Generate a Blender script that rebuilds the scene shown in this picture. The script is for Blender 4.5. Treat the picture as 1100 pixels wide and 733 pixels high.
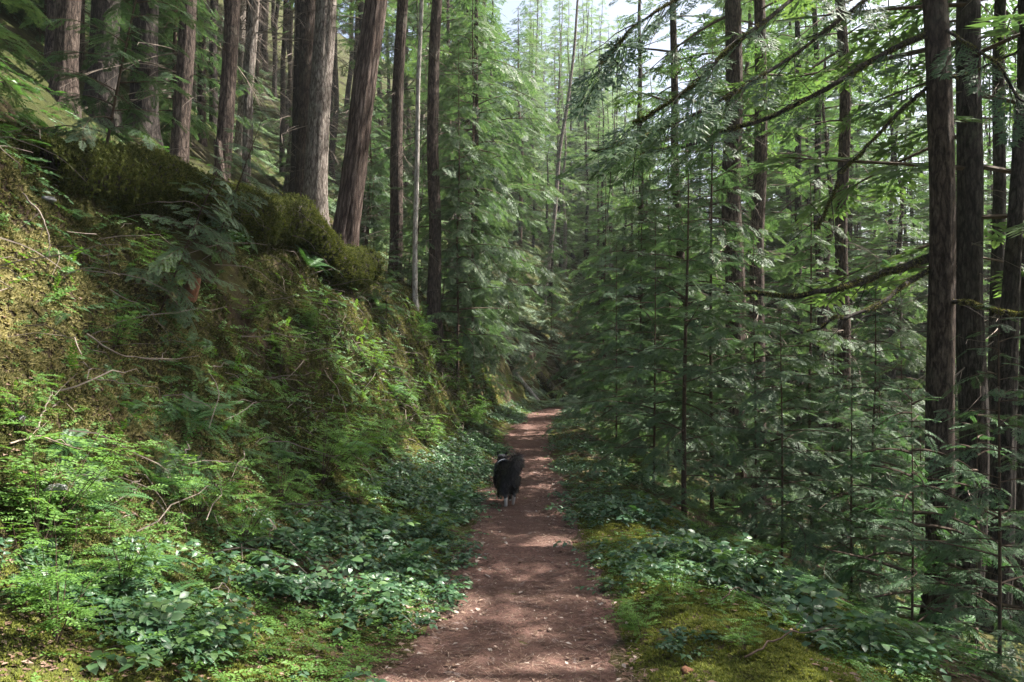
import bpy, math, random
import numpy as np
from mathutils import Vector, Matrix

sc = bpy.context.scene
for o in list(bpy.data.objects):
    bpy.data.objects.remove(o, do_unlink=True)
R = math.radians
PI = math.pi

# ------------------------------------------------------------------ camera, sky, sun, exposure
CAMZ = 1.6
cd = bpy.data.cameras.new("camera")
cam = bpy.data.objects.new("camera", cd)
sc.collection.objects.link(cam)
cam.location = (0, 0, CAMZ)
cam.rotation_euler = (R(90), 0, 0)
cd.sensor_width = 36.0
cd.lens = 28.0
cd.shift_y = 0.0332
cd.clip_start = 0.05
cd.clip_end = 2000
sc.camera = cam

SUN_AZ, SUN_EL = 74.0, 54.0          # degrees clockwise from the view direction (+Y), height
w = bpy.data.worlds.new("World")
sc.world = w
w.use_nodes = True
wn, wl = w.node_tree.nodes, w.node_tree.links
wn.clear()
wo = wn.new("ShaderNodeOutputWorld")
bg = wn.new("ShaderNodeBackground")
sky = wn.new("ShaderNodeTexSky")
sky.sky_type = 'NISHITA'
sky.sun_disc = False
sky.sun_elevation = R(SUN_EL)
sky.sun_rotation = R(SUN_AZ)
sky.air_density = 1.0
sky.dust_density = 6.0
sky.ozone_density = .4
bg.inputs[1].default_value = 0.08
wl.new(sky.outputs[0], bg.inputs[0])
wl.new(bg.outputs[0], wo.inputs[0])

sd = bpy.data.lights.new("sun", 'SUN')
sd.energy = 5.0
sd.angle = R(0.5)
sd.color = (1.0, 0.945, 0.86)
sun = bpy.data.objects.new("sun", sd)
sc.collection.objects.link(sun)
sdir = Vector((math.sin(R(SUN_AZ)) * math.cos(R(SUN_EL)), math.cos(R(SUN_AZ)) * math.cos(R(SUN_EL)), math.sin(R(SUN_EL))))
sun.rotation_euler = sdir.to_track_quat('Z', 'Y').to_euler()
sun.location = sdir * 60

sc.view_settings.view_transform = 'Standard'
sc.view_settings.look = 'None'
sc.view_settings.exposure = 2.0
sc.view_settings.gamma = 1.0
sc.view_settings.use_curve_mapping = False
sc.render.engine = 'CYCLES'
cy = sc.cycles
cy.max_bounces = 7
cy.diffuse_bounces = 4
cy.glossy_bounces = 2
cy.transmission_bounces = 4
cy.transparent_max_bounces = 4
cy.volume_bounces = 0
cy.use_denoising = True
cy.denoising_prefilter = 'NONE'
cy.sample_clamp_indirect = 6.0

# ------------------------------------------------------------------ numeric helpers
def rng(s):
    return np.random.default_rng(s)

def _hash(ix, iy, iz, seed):
    h = (ix.astype(np.int64) * 374761393 + iy.astype(np.int64) * 668265263 + iz.astype(np.int64) * 2147483647 + seed * 974711) & 0x7fffffff
    h = ((h ^ (h >> 13)) * 1274126177) & 0x7fffffff
    h = (h ^ (h >> 16)) & 0xffff
    return h / 65535.0

def noise(x, y, z=0.0, seed=0):
    x, y, z = np.broadcast_arrays(np.asarray(x, float), np.asarray(y, float), np.asarray(z, float))
    ix, iy, iz = np.floor(x), np.floor(y), np.floor(z)
    fx, fy, fz = x - ix, y - iy, z - iz
    fx, fy, fz = [f * f * (3 - 2 * f) for f in (fx, fy, fz)]
    r = 0
    for a in (0, 1):
        for b in (0, 1):
            for c in (0, 1):
                wgt = (fx if a else 1 - fx) * (fy if b else 1 - fy) * (fz if c else 1 - fz)
                r = r + wgt * _hash(ix + a, iy + b, iz + c, seed)
    return r * 2 - 1

def fbm(x, y, z=0.0, seed=0, o=3):
    r, a, f = 0, 1.0, 1.0
    for i in range(o):
        r = r + a * noise(np.asarray(x) * f, np.asarray(y) * f, np.asarray(z) * f, seed + i)
        a *= .5
        f *= 2.03
    return r

def nrm(v):
    return v / np.maximum(np.linalg.norm(v, axis=-1, keepdims=True), 1e-9)

def frames(d, up, scale):
    """rows are the x, y, z axes; x along d, z near up"""
    x = nrm(np.asarray(d, float))
    y = nrm(np.cross(np.broadcast_to(np.asarray(up, float), x.shape), x))
    z = np.cross(x, y)
    f = np.stack([x, y, z], axis=1)
    s = np.asarray(scale, float)
    if s.ndim == 0:
        return f * s
    if s.ndim == 1:
        return f * s[:, None, None]
    return f * s[:, :, None]

class MB:
    def __init__(self):
        self.V, self.Q, self.T, self.QM, self.TM, self.A = [], [], [], [], [], []
        self.n = 0
    def add(self, V, Q=None, T=None, mat=0, tint=.5):
        V = np.asarray(V, float).reshape(-1, 3)
        if len(V) == 0:
            return
        if Q is not None and len(Q):
            Q = np.asarray(Q, int).reshape(-1, 4)
            self.Q.append(Q + self.n)
            self.QM.append(np.full(len(Q), mat))
        if T is not None and len(T):
            T = np.asarray(T, int).reshape(-1, 3)
            self.T.append(T + self.n)
            self.TM.append(np.full(len(T), mat))
        self.V.append(V)
        self.A.append(np.broadcast_to(np.asarray(tint, float), (len(V),)).copy())
        self.n += len(V)
    def stamp(self, tpl, F, O, mat=0, tint=None):
        tv, tq, tt, ta = tpl
        N = len(O)
        if N == 0:
            return
        V = np.einsum('nk,Ikj->Inj', tv, F) + np.asarray(O)[:, None, :]
        off = (np.arange(N) * len(tv))[:, None, None]
        Q = (tq[None] + off).reshape(-1, 4) if len(tq) else None
        T = (tt[None] + off).reshape(-1, 3) if len(tt) else None
        a = np.broadcast_to(ta[None], (N, len(tv)))
        if tint is not None:
            a = np.clip(a + np.asarray(tint)[:, None], 0, 1)
        self.add(V.reshape(-1, 3), Q, T, mat, a.reshape(-1))
    def mesh(self, name, mats, smooth=False):
        me = bpy.data.meshes.new(name)
        V = np.concatenate(self.V).astype(np.float32)
        Q = np.concatenate(self.Q) if self.Q else np.zeros((0, 4), int)
        T = np.concatenate(self.T) if self.T else np.zeros((0, 3), int)
        me.vertices.add(len(V))
        me.vertices.foreach_set('co', V.ravel())
        nl = Q.size + T.size
        me.loops.add(nl)
        me.loops.foreach_set('vertex_index', np.concatenate([Q.ravel(), T.ravel()]).astype(np.int32))
        nf = len(Q) + len(T)
        me.polygons.add(nf)
        ls = np.concatenate([np.arange(len(Q)) * 4, Q.size + np.arange(len(T)) * 3]).astype(np.int32)
        me.polygons.foreach_set('loop_start', ls)
        mi = np.concatenate((self.QM if self.Q else []) + (self.TM if self.T else [])).astype(np.int32)
        me.polygons.foreach_set('material_index', mi)
        me.polygons.foreach_set('use_smooth', np.full(nf, smooth))
        at = me.attributes.new('tint', 'FLOAT', 'POINT')
        at.data.foreach_set('value', np.concatenate(self.A).astype(np.float32))
        for m in mats:
            me.materials.append(m)
        me.update(calc_edges=True)
        return me
    def build(self, name, mats, parent=None, smooth=False):
        return link(name, self.mesh(name, mats, smooth), parent)

def link(name, me, parent=None):
    o = bpy.data.objects.new(name, me)
    sc.collection.objects.link(o)
    if parent:
        o.parent = parent
    return o

def tag(o, label=None, cat=None, group=None, kind=None):
    if label: o['label'] = label
    if cat: o['category'] = cat
    if group: o['group'] = group
    if kind: o['kind'] = kind
    return o

def thing(name, label, cat, loc=(0, 0, 0), rot=(0, 0, 0), group=None):
    o = bpy.data.objects.new(name, None)
    sc.collection.objects.link(o)
    o.location = loc
    o.rotation_euler = rot
    o.empty_display_size = .2
    return tag(o, label, cat, group)

def tubes(P, Rr, sides):
    """P (B,K,3), Rr (B,K) -> verts, quads"""
    P = np.asarray(P, float)
    B, K = P.shape[:2]
    d = nrm(np.gradient(P, axis=1))
    ref = np.where(np.abs(d[..., 2:3]) > .9, np.array([1., 0, 0]), np.array([0, 0, 1.]))
    u = nrm(np.cross(ref, d))
    v = np.cross(d, u)
    a = np.arange(sides) / sides * 2 * PI
    V = P[:, :, None] + (u[:, :, None] * np.cos(a)[None, None, :, None] + v[:, :, None] * np.sin(a)[None, None, :, None]) * np.asarray(Rr)[:, :, None, None]
    idx = np.arange(B * K * sides).reshape(B, K, sides)
    i0, i1 = idx[:, :-1], idx[:, 1:]
    Q = np.stack([i0, np.roll(i0, -1, 2), np.roll(i1, -1, 2), i1], -1).reshape(-1, 4)
    return V.reshape(-1, 3), Q

# ------------------------------------------------------------------ materials
def mat(name):
    m = bpy.data.materials.new(name)
    m.use_nodes = True
    nt = m.node_tree
    nt.nodes.clear()
    out = nt.nodes.new("ShaderNodeOutputMaterial")
    return m, nt.nodes, nt.links, out

def ramp(n, stops):
    r = n.new("ShaderNodeValToRGB")
    e = r.color_ramp.elements
    while len(e) < len(stops):
        e.new(.5)
    for i, (p, c) in enumerate(stops):
        e[i].position = p
        e[i].color = (*c, 1)
    return r

def ntex(n, l, scale, detail=4, rough=.55, coord=None, dist=0.0):
    t = n.new("ShaderNodeTexNoise")
    t.inputs['Scale'].default_value = scale
    t.inputs['Detail'].default_value = detail
    t.inputs['Roughness'].default_value = rough
    t.inputs['Distortion'].default_value = dist
    if coord is not None:
        l.new(coord, t.inputs['Vector'])
    return t

def mixc(n, l, fac, a, b, mode='MIX'):
    x = n.new("ShaderNodeMix")
    x.data_type = 'RGBA'
    x.blend_type = mode
    for s, val in ((x.inputs[0], fac), (x.inputs[6], a), (x.inputs[7], b)):
        if isinstance(val, (int, float)):
            s.default_value = val
        elif isinstance(val, tuple):
            s.default_value = (*val, 1)
        else:
            l.new(val, s)
    return x.outputs[2]

def leaf_mat(name, dark, mid, light, trans, tf=.35, rough=.5, spec=.35, objvar=.25):
    m, n, l, out = mat(name)
    at = n.new("ShaderNodeAttribute"); at.attribute_name = 'tint'
    oi = n.new("ShaderNodeObjectInfo")
    geo = n.new("ShaderNodeNewGeometry")
    t = ntex(n, l, .9, 3, .6, geo.outputs['Position'])
    a = n.new("ShaderNodeMath"); a.operation = 'MULTIPLY_ADD'
    l.new(t.outputs[0], a.inputs[0]); a.inputs[1].default_value = .5; l.new(at.outputs['Fac'], a.inputs[2])
    b = n.new("ShaderNodeMath"); b.operation = 'MULTIPLY_ADD'
    l.new(oi.outputs['Random'], b.inputs[0]); b.inputs[1].default_value = objvar; l.new(a.outputs[0], b.inputs[2])
    c = n.new("ShaderNodeMath"); c.operation = 'SUBTRACT'
    l.new(b.outputs[0], c.inputs[0]); c.inputs[1].default_value = .25 + objvar / 2
    r = ramp(n, [(0, dark), (.5, mid), (1, light)])
    l.new(c.outputs[0], r.inputs[0])
    p = n.new("ShaderNodeBsdfPrincipled")
    l.new(r.outputs[0], p.inputs['Base Color'])
    p.inputs['Roughness'].default_value = rough
    p.inputs['Specular IOR Level'].default_value = spec
    tr = n.new("ShaderNodeBsdfTranslucent")
    l.new(mixc(n, l, 1.0, r.outputs[0], trans, 'MULTIPLY'), tr.inputs[0])
    mx = n.new("ShaderNodeMixShader"); mx.inputs[0].default_value = tf
    l.new(p.outputs[0], mx.inputs[1]); l.new(tr.outputs[0], mx.inputs[2])
    l.new(mx.outputs[0], out.inputs[0])
    return m

def bark_mat(name, dark, mid, light, lich, lichamt=.4, vs=(10, 10, 2.6), bump=.9):
    m, n, l, out = mat(name)
    tc = n.new("ShaderNodeTexCoord")
    mp = n.new("ShaderNodeMapping"); mp.inputs['Scale'].default_value = vs
    l.new(tc.outputs['Object'], mp.inputs[0])
    t1 = ntex(n, l, 2.6, 10, .78, mp.outputs[0], .5)
    wv = n.new("ShaderNodeVectorMath"); wv.operation = 'MULTIPLY_ADD'
    wn_ = ntex(n, l, 1.1, 4, .6, mp.outputs[0])
    l.new(wn_.outputs['Color'], wv.inputs[0]); wv.inputs[1].default_value = (.9, .9, .9); l.new(mp.outputs[0], wv.inputs[2])
    vo = n.new("ShaderNodeTexVoronoi"); vo.feature = 'DISTANCE_TO_EDGE'; vo.inputs['Scale'].default_value = 1.7
    l.new(wv.outputs[0], vo.inputs['Vector'])
    vr = n.new("ShaderNodeMapRange"); vr.inputs[1].default_value = 0; vr.inputs[2].default_value = .22; vr.inputs[3].default_value = -.10; vr.inputs[4].default_value = .04
    l.new(vo.outputs['Distance'], vr.inputs[0])
    sm = n.new("ShaderNodeMath"); sm.operation = 'ADD'
    l.new(t1.outputs[0], sm.inputs[0]); l.new(vr.outputs[0], sm.inputs[1])
    t2 = ntex(n, l, 1.3, 3, .5, tc.outputs['Object'])
    t3 = ntex(n, l, 14, 5, .7, tc.outputs['Object'])
    r = ramp(n, [(.38, dark), (.52, mid), (.70, light)])
    l.new(sm.outputs[0], r.inputs[0])
    rl = ramp(n, [(.55, (0, 0, 0)), (.72, (lichamt,) * 3)])
    l.new(t2.outputs[0], rl.inputs[0])
    rl2 = ramp(n, [(.42, (0, 0, 0)), (.6, (1, 1, 1))])
    l.new(t3.outputs[0], rl2.inputs[0])
    f = mixc(n, l, 1.0, rl.outputs[0], rl2.outputs[0], 'MULTIPLY')
    col = mixc(n, l, f, r.outputs[0], lich)
    p = n.new("ShaderNodeBsdfPrincipled")
    l.new(col, p.inputs['Base Color'])
    p.inputs['Roughness'].default_value = .9
    p.inputs['Specular IOR Level'].default_value = .15
    bp = n.new("ShaderNodeBump"); bp.inputs['Strength'].default_value = bump; bp.inputs['Distance'].default_value = .04
    l.new(sm.outputs[0], bp.inputs['Height']); l.new(bp.outputs[0], p.inputs['Normal'])
    l.new(p.outputs[0], out.inputs[0])
    return m

def simple_mat(name, a, b, scale=20, rough=.85, spec=.2, bump=.3):
    m, n, l, out = mat(name)
    tc = n.new("ShaderNodeTexCoord")
    t = ntex(n, l, scale, 6, .65, tc.outputs['Object'])
    r = ramp(n, [(.3, a), (.7, b)])
    l.new(t.outputs[0], r.inputs[0])
    p = n.new("ShaderNodeBsdfPrincipled")
    at = n.new("ShaderNodeAttribute"); at.attribute_name = 'tint'
    l.new(r.outputs[0], p.inputs['Base Color'])
    p.inputs['Roughness'].default_value = rough
    p.inputs['Specular IOR Level'].default_value = spec
    bp = n.new("ShaderNodeBump"); bp.inputs['Strength'].default_value = bump; bp.inputs['Distance'].default_value = .02
    l.new(t.outputs[0], bp.inputs['Height']); l.new(bp.outputs[0], p.inputs['Normal'])
    l.new(p.outputs[0], out.inputs[0])
    return m

def tint_mat(name, stops, rough=.8, spec=.2):
    m, n, l, out = mat(name)
    at = n.new("ShaderNodeAttribute"); at.attribute_name = 'tint'
    r = ramp(n, stops)
    l.new(at.outputs['Fac'], r.inputs[0])
    p = n.new("ShaderNodeBsdfPrincipled")
    l.new(r.outputs[0], p.inputs['Base Color'])
    p.inputs['Roughness'].default_value = rough
    p.inputs['Specular IOR Level'].default_value = spec
    l.new(p.outputs[0], out.inputs[0])
    return m

def ground_mat(name, soil, litter, mossa, mossb, mosslo, mosshi, pale=None):
    m, n, l, out = mat(name)
    geo = n.new("ShaderNodeNewGeometry")
    P = geo.outputs['Position']
    big = ntex(n, l, .8, 4, .6, P, .4)
    mid = ntex(n, l, 5.5, 6, .65, P, .3)
    fine = ntex(n, l, 38, 6, .75, P)
    rs = ramp(n, [(.32, soil), (.62, litter)])
    l.new(fine.outputs[0], rs.inputs[0])
    rm = ramp(n, [(.3, mossa), (.7, mossb)])
    l.new(mid.outputs[0], rm.inputs[0])
    rmf = mixc(n, l, .55, rm.outputs[0], mixc(n, l, 1.0, rm.outputs[0], fine.outputs[0], 'MULTIPLY'))
    ad = n.new("ShaderNodeMath"); ad.operation = 'MULTIPLY_ADD'
    l.new(mid.outputs[0], ad.inputs[0]); ad.inputs[1].default_value = .45; l.new(big.outputs[0], ad.inputs[2])
    rk = ramp(n, [(mosslo, (0, 0, 0)), (mosshi, (1, 1, 1))])
    l.new(ad.outputs[0], rk.inputs[0])
    col = mixc(n, l, rk.outputs[0], rs.outputs[0], rmf)
    if pale:
        pt = ntex(n, l, 7, 5, .7, P, .8)
        rp = ramp(n, [(.6, (0, 0, 0)), (.68, (.8, .8, .8))])
        l.new(pt.outputs[0], rp.inputs[0])
        col = mixc(n, l, rp.outputs[0], col, pale)
    p = n.new("ShaderNodeBsdfPrincipled")
    l.new(col, p.inputs['Base Color'])
    p.inputs['Roughness'].default_value = .95
    p.inputs['Specular IOR Level'].default_value = .12
    hm = n.new("ShaderNodeMath"); hm.operation = 'MULTIPLY_ADD'
    l.new(fine.outputs[0], hm.inputs[0]); hm.inputs[1].default_value = .5; l.new(mid.outputs[0], hm.inputs[2])
    bp = n.new("ShaderNodeBump"); bp.inputs['Strength'].default_value = .9; bp.inputs['Distance'].default_value = .06
    l.new(hm.outputs[0], bp.inputs['Height']); l.new(bp.outputs[0], p.inputs['Normal'])
    l.new(p.outputs[0], out.inputs[0])
    return m

M = {}
M['hemlock'] = leaf_mat('hemlock_needles', (.029, .060, .034), (.058, .107, .055), (.125, .180, .078), (1.5, 1.6, .95), .36, .55, .3)
M['fir'] = leaf_mat('fir_needles', (.030, .062, .032), (.054, .102, .044), (.10, .155, .058), (1.6, 1.7, .9), .42, .5, .35)
M['pale'] = leaf_mat('hazed_needles', (.09, .14, .09), (.13, .19, .12), (.18, .24, .15), (1.4, 1.5, 1.0), .42, .5, .3)  # needle colour lightened to paint in distant haze and sunlight
M['cedar'] = leaf_mat('cedar_scales', (.026, .060, .030), (.05, .105, .05), (.09, .16, .07), (1.4, 1.6, .9), .35, .6, .2)
M['salal'] = leaf_mat('salal_leaf', (.022, .058, .030), (.042, .10, .046), (.115, .19, .06), (1.6, 1.7, .6), .2, .42, .4, .2)
M['huckle'] = leaf_mat('huckleberry_leaf', (.045, .105, .025), (.085, .18, .035), (.15, .26, .06), (1.6, 1.6, .6), .4, .5, .3, .25)
M['fern'] = leaf_mat('fern_frond', (.03, .08, .03), (.055, .13, .04), (.09, .18, .06), (1.5, 1.6, .7), .3, .45, .35)
M['moss'] = leaf_mat('moss_tuft', (.022, .028, .009), (.076, .082, .024), (.34, .30, .14), (1.3, 1.3, .9), .3, .9, .1, .1)
M['mossy'] = leaf_mat('yellow_moss', (.055, .075, .016), (.12, .14, .03), (.22, .225, .06), (1.4, 1.4, .8), .3, .9, .1, .1)
M['logmoss'] = leaf_mat('green_log_moss', (.020, .028, .008), (.060, .075, .020), (.15, .16, .05), (1.4, 1.4, .8), .3, .9, .1, .1)
M['bark'] = bark_mat('bark_brown', (.022, .016, .013), (.075, .055, .045), (.16, .125, .105), (.16, .17, .13), .4)
M['barkred'] = bark_mat('bark_red_ridged', (.022, .013, .010), (.092, .064, .052), (.24, .19, .165), (.2, .19, .15), .25, (9, 9, 1.0), 1.2)
M['barkpale'] = bark_mat('bark_pale_lichen', (.07, .055, .045), (.20, .17, .15), (.38, .35, .31), (.34, .35, .29), .6)
M['barkdark'] = bark_mat('bark_dark', (.012, .010, .009), (.042, .034, .030), (.10, .085, .075), (.10, .11, .07), .35)
M['birch'] = bark_mat('bark_whitish', (.18, .16, .14), (.38, .36, .33), (.5, .48, .45), (.3, .32, .26), .4)
M['twig'] = simple_mat('dead_twig', (.10, .08, .065), (.24, .20, .17), 12)
M['stem'] = simple_mat('young_stem', (.04, .028, .02), (.10, .07, .05), 15)
M['pith'] = simple_mat('pale_stick', (.16, .12, .09), (.32, .26, .21), 10)
M['litter'] = tint_mat('leaf_litter', [(0, (.05, .03, .022)), (.45, (.13, .08, .055)), (.75, (.24, .17, .13)), (1, (.42, .37, .33))])
M['stone'] = simple_mat('grey_stone', (.17, .17, .17), (.38, .38, .39), 14, .8, .3, .5)
M['rot'] = simple_mat('rotten_wood', (.06, .03, .018), (.20, .10, .06), 18, .9, .1, .8)
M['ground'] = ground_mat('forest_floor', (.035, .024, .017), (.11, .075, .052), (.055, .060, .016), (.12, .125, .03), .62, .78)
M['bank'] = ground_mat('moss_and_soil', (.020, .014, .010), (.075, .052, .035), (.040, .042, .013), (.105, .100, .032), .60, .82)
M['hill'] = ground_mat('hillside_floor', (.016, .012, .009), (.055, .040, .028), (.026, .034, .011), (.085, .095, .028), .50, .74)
M['path'] = ground_mat('needle_path', (.066, .037, .030), (.235, .135, .110), (.13, .076, .060), (.215, .128, .106), .55, .75, pale=(.30, .24, .22))

# ------------------------------------------------------------------ the land
def pc(y):
    return np.interp(y, [-20, 0, 4.2, 5.8, 10, 14, 21, 26, 30, 34, 40, 50, 300], [-.35, -.08, -.02, .10, .14, .24, .45, .95, 1.80, 3.0, 5.4, 11, 120])
def zp(y):
    return np.interp(y, [-20, 14, 18, 22, 26, 32, 45, 300], [0, 0, .05, .16, .30, .42, .6, 12])
def hw(y):
    return np.interp(y, [-10, 4, 7, 12, 300], [.72, .70, .60, .57, .55])
YK = [-20, 0, 3, 5, 8, 12, 16, 20, 24, 30, 40, 300]
def foot(y): return np.interp(y, YK, [2.4, 2.4, 2.5, 2.2, 1.7, 1.4, 1.25, 1.2, 1.2, 1.3, 1.4, 1.5])
def crest(y): return np.interp(y, YK, [4.3, 4.3, 4.3, 4.2, 3.65, 3.3, 2.95, 2.5, 2.3, 2.5, 2.8, 3])
def zfoot(y): return np.interp(y, YK, [.6, .6, .65, .6, .45, .38, .35, .35, .3, .3, .3, .3])
def zcrest(y): return np.interp(y, YK, [3.6, 3.6, 3.6, 3.65, 3.5, 3.4, 3.4, 3.4, 3.1, 2.5, 2.0, 2])

def H(x, y, fine=True):
    x, y = np.broadcast_arrays(np.asarray(x, float), np.asarray(y, float))
    t = pc(y) - x
    h, f, c, zf, zc = hw(y), foot(y), crest(y), zfoot(y), zcrest(y)
    u1 = np.clip((t - h) / (f - h), 0, 1)
    u2 = np.clip((t - f) / (c - f), 0, 1)
    b = np.maximum(t - c, 0)
    zl = zf * u1 ** 1.4 + (zc - zf) * (u2 * .6 + .4 * (u2 * u2 * (3 - 2 * u2))) + .80 * np.minimum(b, 45) + .25 * np.maximum(b - 45, 0) - .35 * (1 - np.exp(-b / .8))
    r = np.maximum(-t - h, 0)
    zr = .05 * np.clip(r / .3, 0, 1) - .40 * np.maximum(r - .8, 0) - .12 * np.maximum(np.minimum(r, 60) - 7, 0) + 1.0 * np.maximum(r - 60, 0) - .1 * np.maximum(r - 160, 0)
    z = zp(y) + zl + zr
    off = np.clip((np.abs(t) - h * .8) / .5, 0, 1)
    big = fbm(x * .35, y * .35, 0, 11, 2) * .35 * np.clip((np.abs(t) - h - .4) / 2, 0, 1)
    z = z + big
    if fine:
        z = z + off * (fbm(x * 1.7, y * 1.7, z * 1.7, 21, 4) * (.05 + .14 * u2 * np.exp(-b / 4)) + u2 * np.exp(-b / 1.5) * .30 * (1 - 2 * np.abs(fbm(x * .75, y * .75, z * .5, 71, 2))) * np.clip((t - f) / .5, 0, 1) - .12 * u2 * np.exp(-b / 1.5) + .018 * noise(x * 11, y * 11, z * 11, 31) + u2 * np.exp(-b / 3) * .035 * fbm(x * 6, y * 6, z * 6, 81, 3))
        z = z + (1 - off) * (.018 * fbm(x * 2.5, y * 2.5, 0, 41, 3) - .02)
    return z

def Hn(x, y, e=.12):
    gx = (H(x + e, y, False) - H(x - e, y, False)) / (2 * e)
    gy = (H(x, y + e, False) - H(x, y - e, False)) / (2 * e)
    return nrm(np.stack([-gx, -gy, np.ones_like(gx)], -1))

def spaced(a, b, s0, g):
    out, s = [a], s0
    while out[-1] < b:
        out.append(out[-1] + s)
        s *= g
    return np.array(out)

def sheet(name, ts, ys, m, dz=0.0, label=None):
    Tg, Yg = np.meshgrid(ts, ys)
    X = pc(Yg) - Tg
    Z = H(X, Yg) + dz
    b = MB()
    nt_ = len(ts)
    i = np.arange(len(ys) * nt_).reshape(len(ys), nt_)
    Q = np.stack([i[:-1, :-1], i[1:, :-1], i[1:, 1:], i[:-1, 1:]], -1).reshape(-1, 4)
    b.add(np.stack([X, Yg, Z], -1), Q, None, 0, .5)
    o = b.build(name, [m], None, True)
    o['kind'] = 'structure'
    return o

ys_all = np.concatenate([np.arange(-14, 2.5, .5), np.arange(2.5, 14, .045), np.arange(14, 26, .12), spaced(26, 280, .25, 1.06)])
tfoot = 1.9
ts_left = np.arange(tfoot, 5.2, .036)
ts_hill = np.concatenate([[ts_left[-1]], spaced(5.2, 150, .06, 1.07)])
ts_mid = np.concatenate([-spaced(3.0, 260, .08, 1.06)[::-1], np.arange(-2.95, tfoot + .001, .06)])
ts_mid[-1] = tfoot
sheet('ground', ts_mid, ys_all, M['ground'])
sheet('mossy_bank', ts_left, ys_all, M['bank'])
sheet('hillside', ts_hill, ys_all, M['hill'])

# the trodden path: a strip a little above the ground whose ragged edges dip under it
ysP = np.concatenate([np.arange(-6, 2.5, .25), np.arange(2.5, 16, .05), np.arange(16, 44, .15)])
uP = np.linspace(-1, 1, 41)
Ug, Yg = np.meshgrid(uP, ysP)
edge = hw(Yg) * (1 + .17 * fbm(Yg * 1.3, np.sign(Ug) * 7, 0, 55, 4)) * 1.04
Xp = pc(Yg) - Ug * edge
Zp = H(Xp, Yg) + .012 + .006 * noise(Xp * 30, Yg * 30, 0, 58) + .010 * fbm(Xp * 6, Yg * 6, 0, 59, 3) - .05 * np.clip((np.abs(Ug) - .88) / .12, 0, 1)
b = MB()
i = np.arange(Xp.size).reshape(Xp.shape)
b.add(np.stack([Xp, Yg, Zp], -1), np.stack([i[:-1, :-1], i[1:, :-1], i[1:, 1:], i[:-1, 1:]], -1).reshape(-1, 4))
po = b.build('path', [M['path']], None, True)
po['kind'] = 'structure'

# ------------------------------------------------------------------ foliage templates (verts, quads, tris, tint)
def tpl_blades(B, D, N, L, W, A):
    """kite shaped blades"""
    B, D, N = np.array(B), nrm(np.array(D)), np.array(N)
    L, W, A = np.array(L)[:, None], np.array(W)[:, None], np.array(A)
    S = nrm(np.cross(N, D))
    V = np.stack([B, B + D * L * .4 + S * W / 2, B + D * L, B + D * L * .4 - S * W / 2], 1).reshape(-1, 3)
    Q = np.arange(len(B) * 4).reshape(-1, 4)
    return V, Q, np.zeros((0, 3), int), np.repeat(A, 4)

def spray_tpl(seed, nside, nsub, bl, bw, lat=.42, droop=.12):
    g = rng(seed)
    B, D, N, L, W, A = [], [], [], [], [], []
    def put(p, d, ln, wd, a):
        B.append(p); D.append(d); N.append((g.normal(0, .25), g.normal(0, .25), 1)); L.append(ln); W.append(wd); A.append(a)
    for s in (-1, 1):
        for k in range(nside):
            x = .06 + .9 * (k + (.5 if s > 0 else 0) + g.uniform(-.2, .2)) / nside
            ln = lat * (1 - .85 * x) * min(1, (x + .28) / .45) * g.uniform(.75, 1.15)
            an = R(g.uniform(44, 60))
            d = np.array([math.cos(an), s * math.sin(an), 0])
            z0 = -.10 * x * x
            pts = lambda q: np.array([x, 0, z0]) + d * q * ln + np.array([0, 0, -droop * (q * ln / lat) ** 2 * 1.2 * lat])
            for j in range(nsub):
                q = .15 + .8 * (j + .5) / nsub
                p = pts(q)
                for s2 in (-1, 1):
                    an2 = R(g.uniform(32, 52)) * s2
                    d2 = np.array([d[0] * math.cos(an2) - d[1] * math.sin(an2), d[0] * math.sin(an2) + d[1] * math.cos(an2), g.uniform(-.25, .1)])
                    put(p, d2, bl * (1.1 - .55 * q) * g.uniform(.7, 1.2), bw * g.uniform(.8, 1.2), .38 + .25 * q + g.uniform(-.12, .12))
            put(pts(.2), d + np.array([0, 0, -.12]), ln * .85, bw * 1.1, .45)
            put(pts(.8), d + np.array([0, 0, -.2]), bl * 1.1, bw, .68)
    put(np.array([.85, 0, -.08]), np.array([1, 0, -.1]), .2, bw * 1.2, .7)
    put(np.array([.05, 0, 0]), np.array([1, 0, -.08]), .9, bw * .8, .3)
    return tpl_blades(B, D, N, L, W, A)

def cedar_tpl(seed, nside=7, nsub=4):
    g = rng(seed)
    B, D, N, L, W, A = [], [], [], [], [], []
    for s in (-1, 1):
        for k in range(nside):
            x = .08 + .88 * (k + (.5 if s > 0 else 0)) / nside
            ln = .40 * (1 - .8 * x) * g.uniform(.7, 1.15)
            an = R(g.uniform(34, 50))
            d = np.array([math.cos(an), s * math.sin(an), -.25])
            for j in range(nsub):
                q = .1 + .85 * j / nsub
                p = np.array([x, 0, -.25 * x * x]) + d * q * ln + np.array([0, 0, -.3 * (q * ln) ** 2])
                for s2 in (-1, 1):
                    an2 = R(26) * s2
                    d2 = np.array([d[0] * math.cos(an2) - d[1] * math.sin(an2), d[0] * math.sin(an2) + d[1] * math.cos(an2), -.35])
                    B.append(p); D.append(d2); N.append((g.normal(0, .3), g.normal(0, .3), 1)); L.append(.13 * g.uniform(.7, 1.2)); W.append(.032); A.append(.4 + .3 * q + g.uniform(-.1, .1))
    return tpl_blades(B, D, N, L, W, A)

S_HI = [spray_tpl(i, 10, 4, .11, .026) for i in range(3)]
S_MID = [spray_tpl(10 + i, 8, 2, .17, .042) for i in range(3)]
S_LO = [spray_tpl(20 + i, 6, 1, .24, .075) for i in range(3)]
S_CED = [cedar_tpl(30 + i) for i in range(3)]

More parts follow.
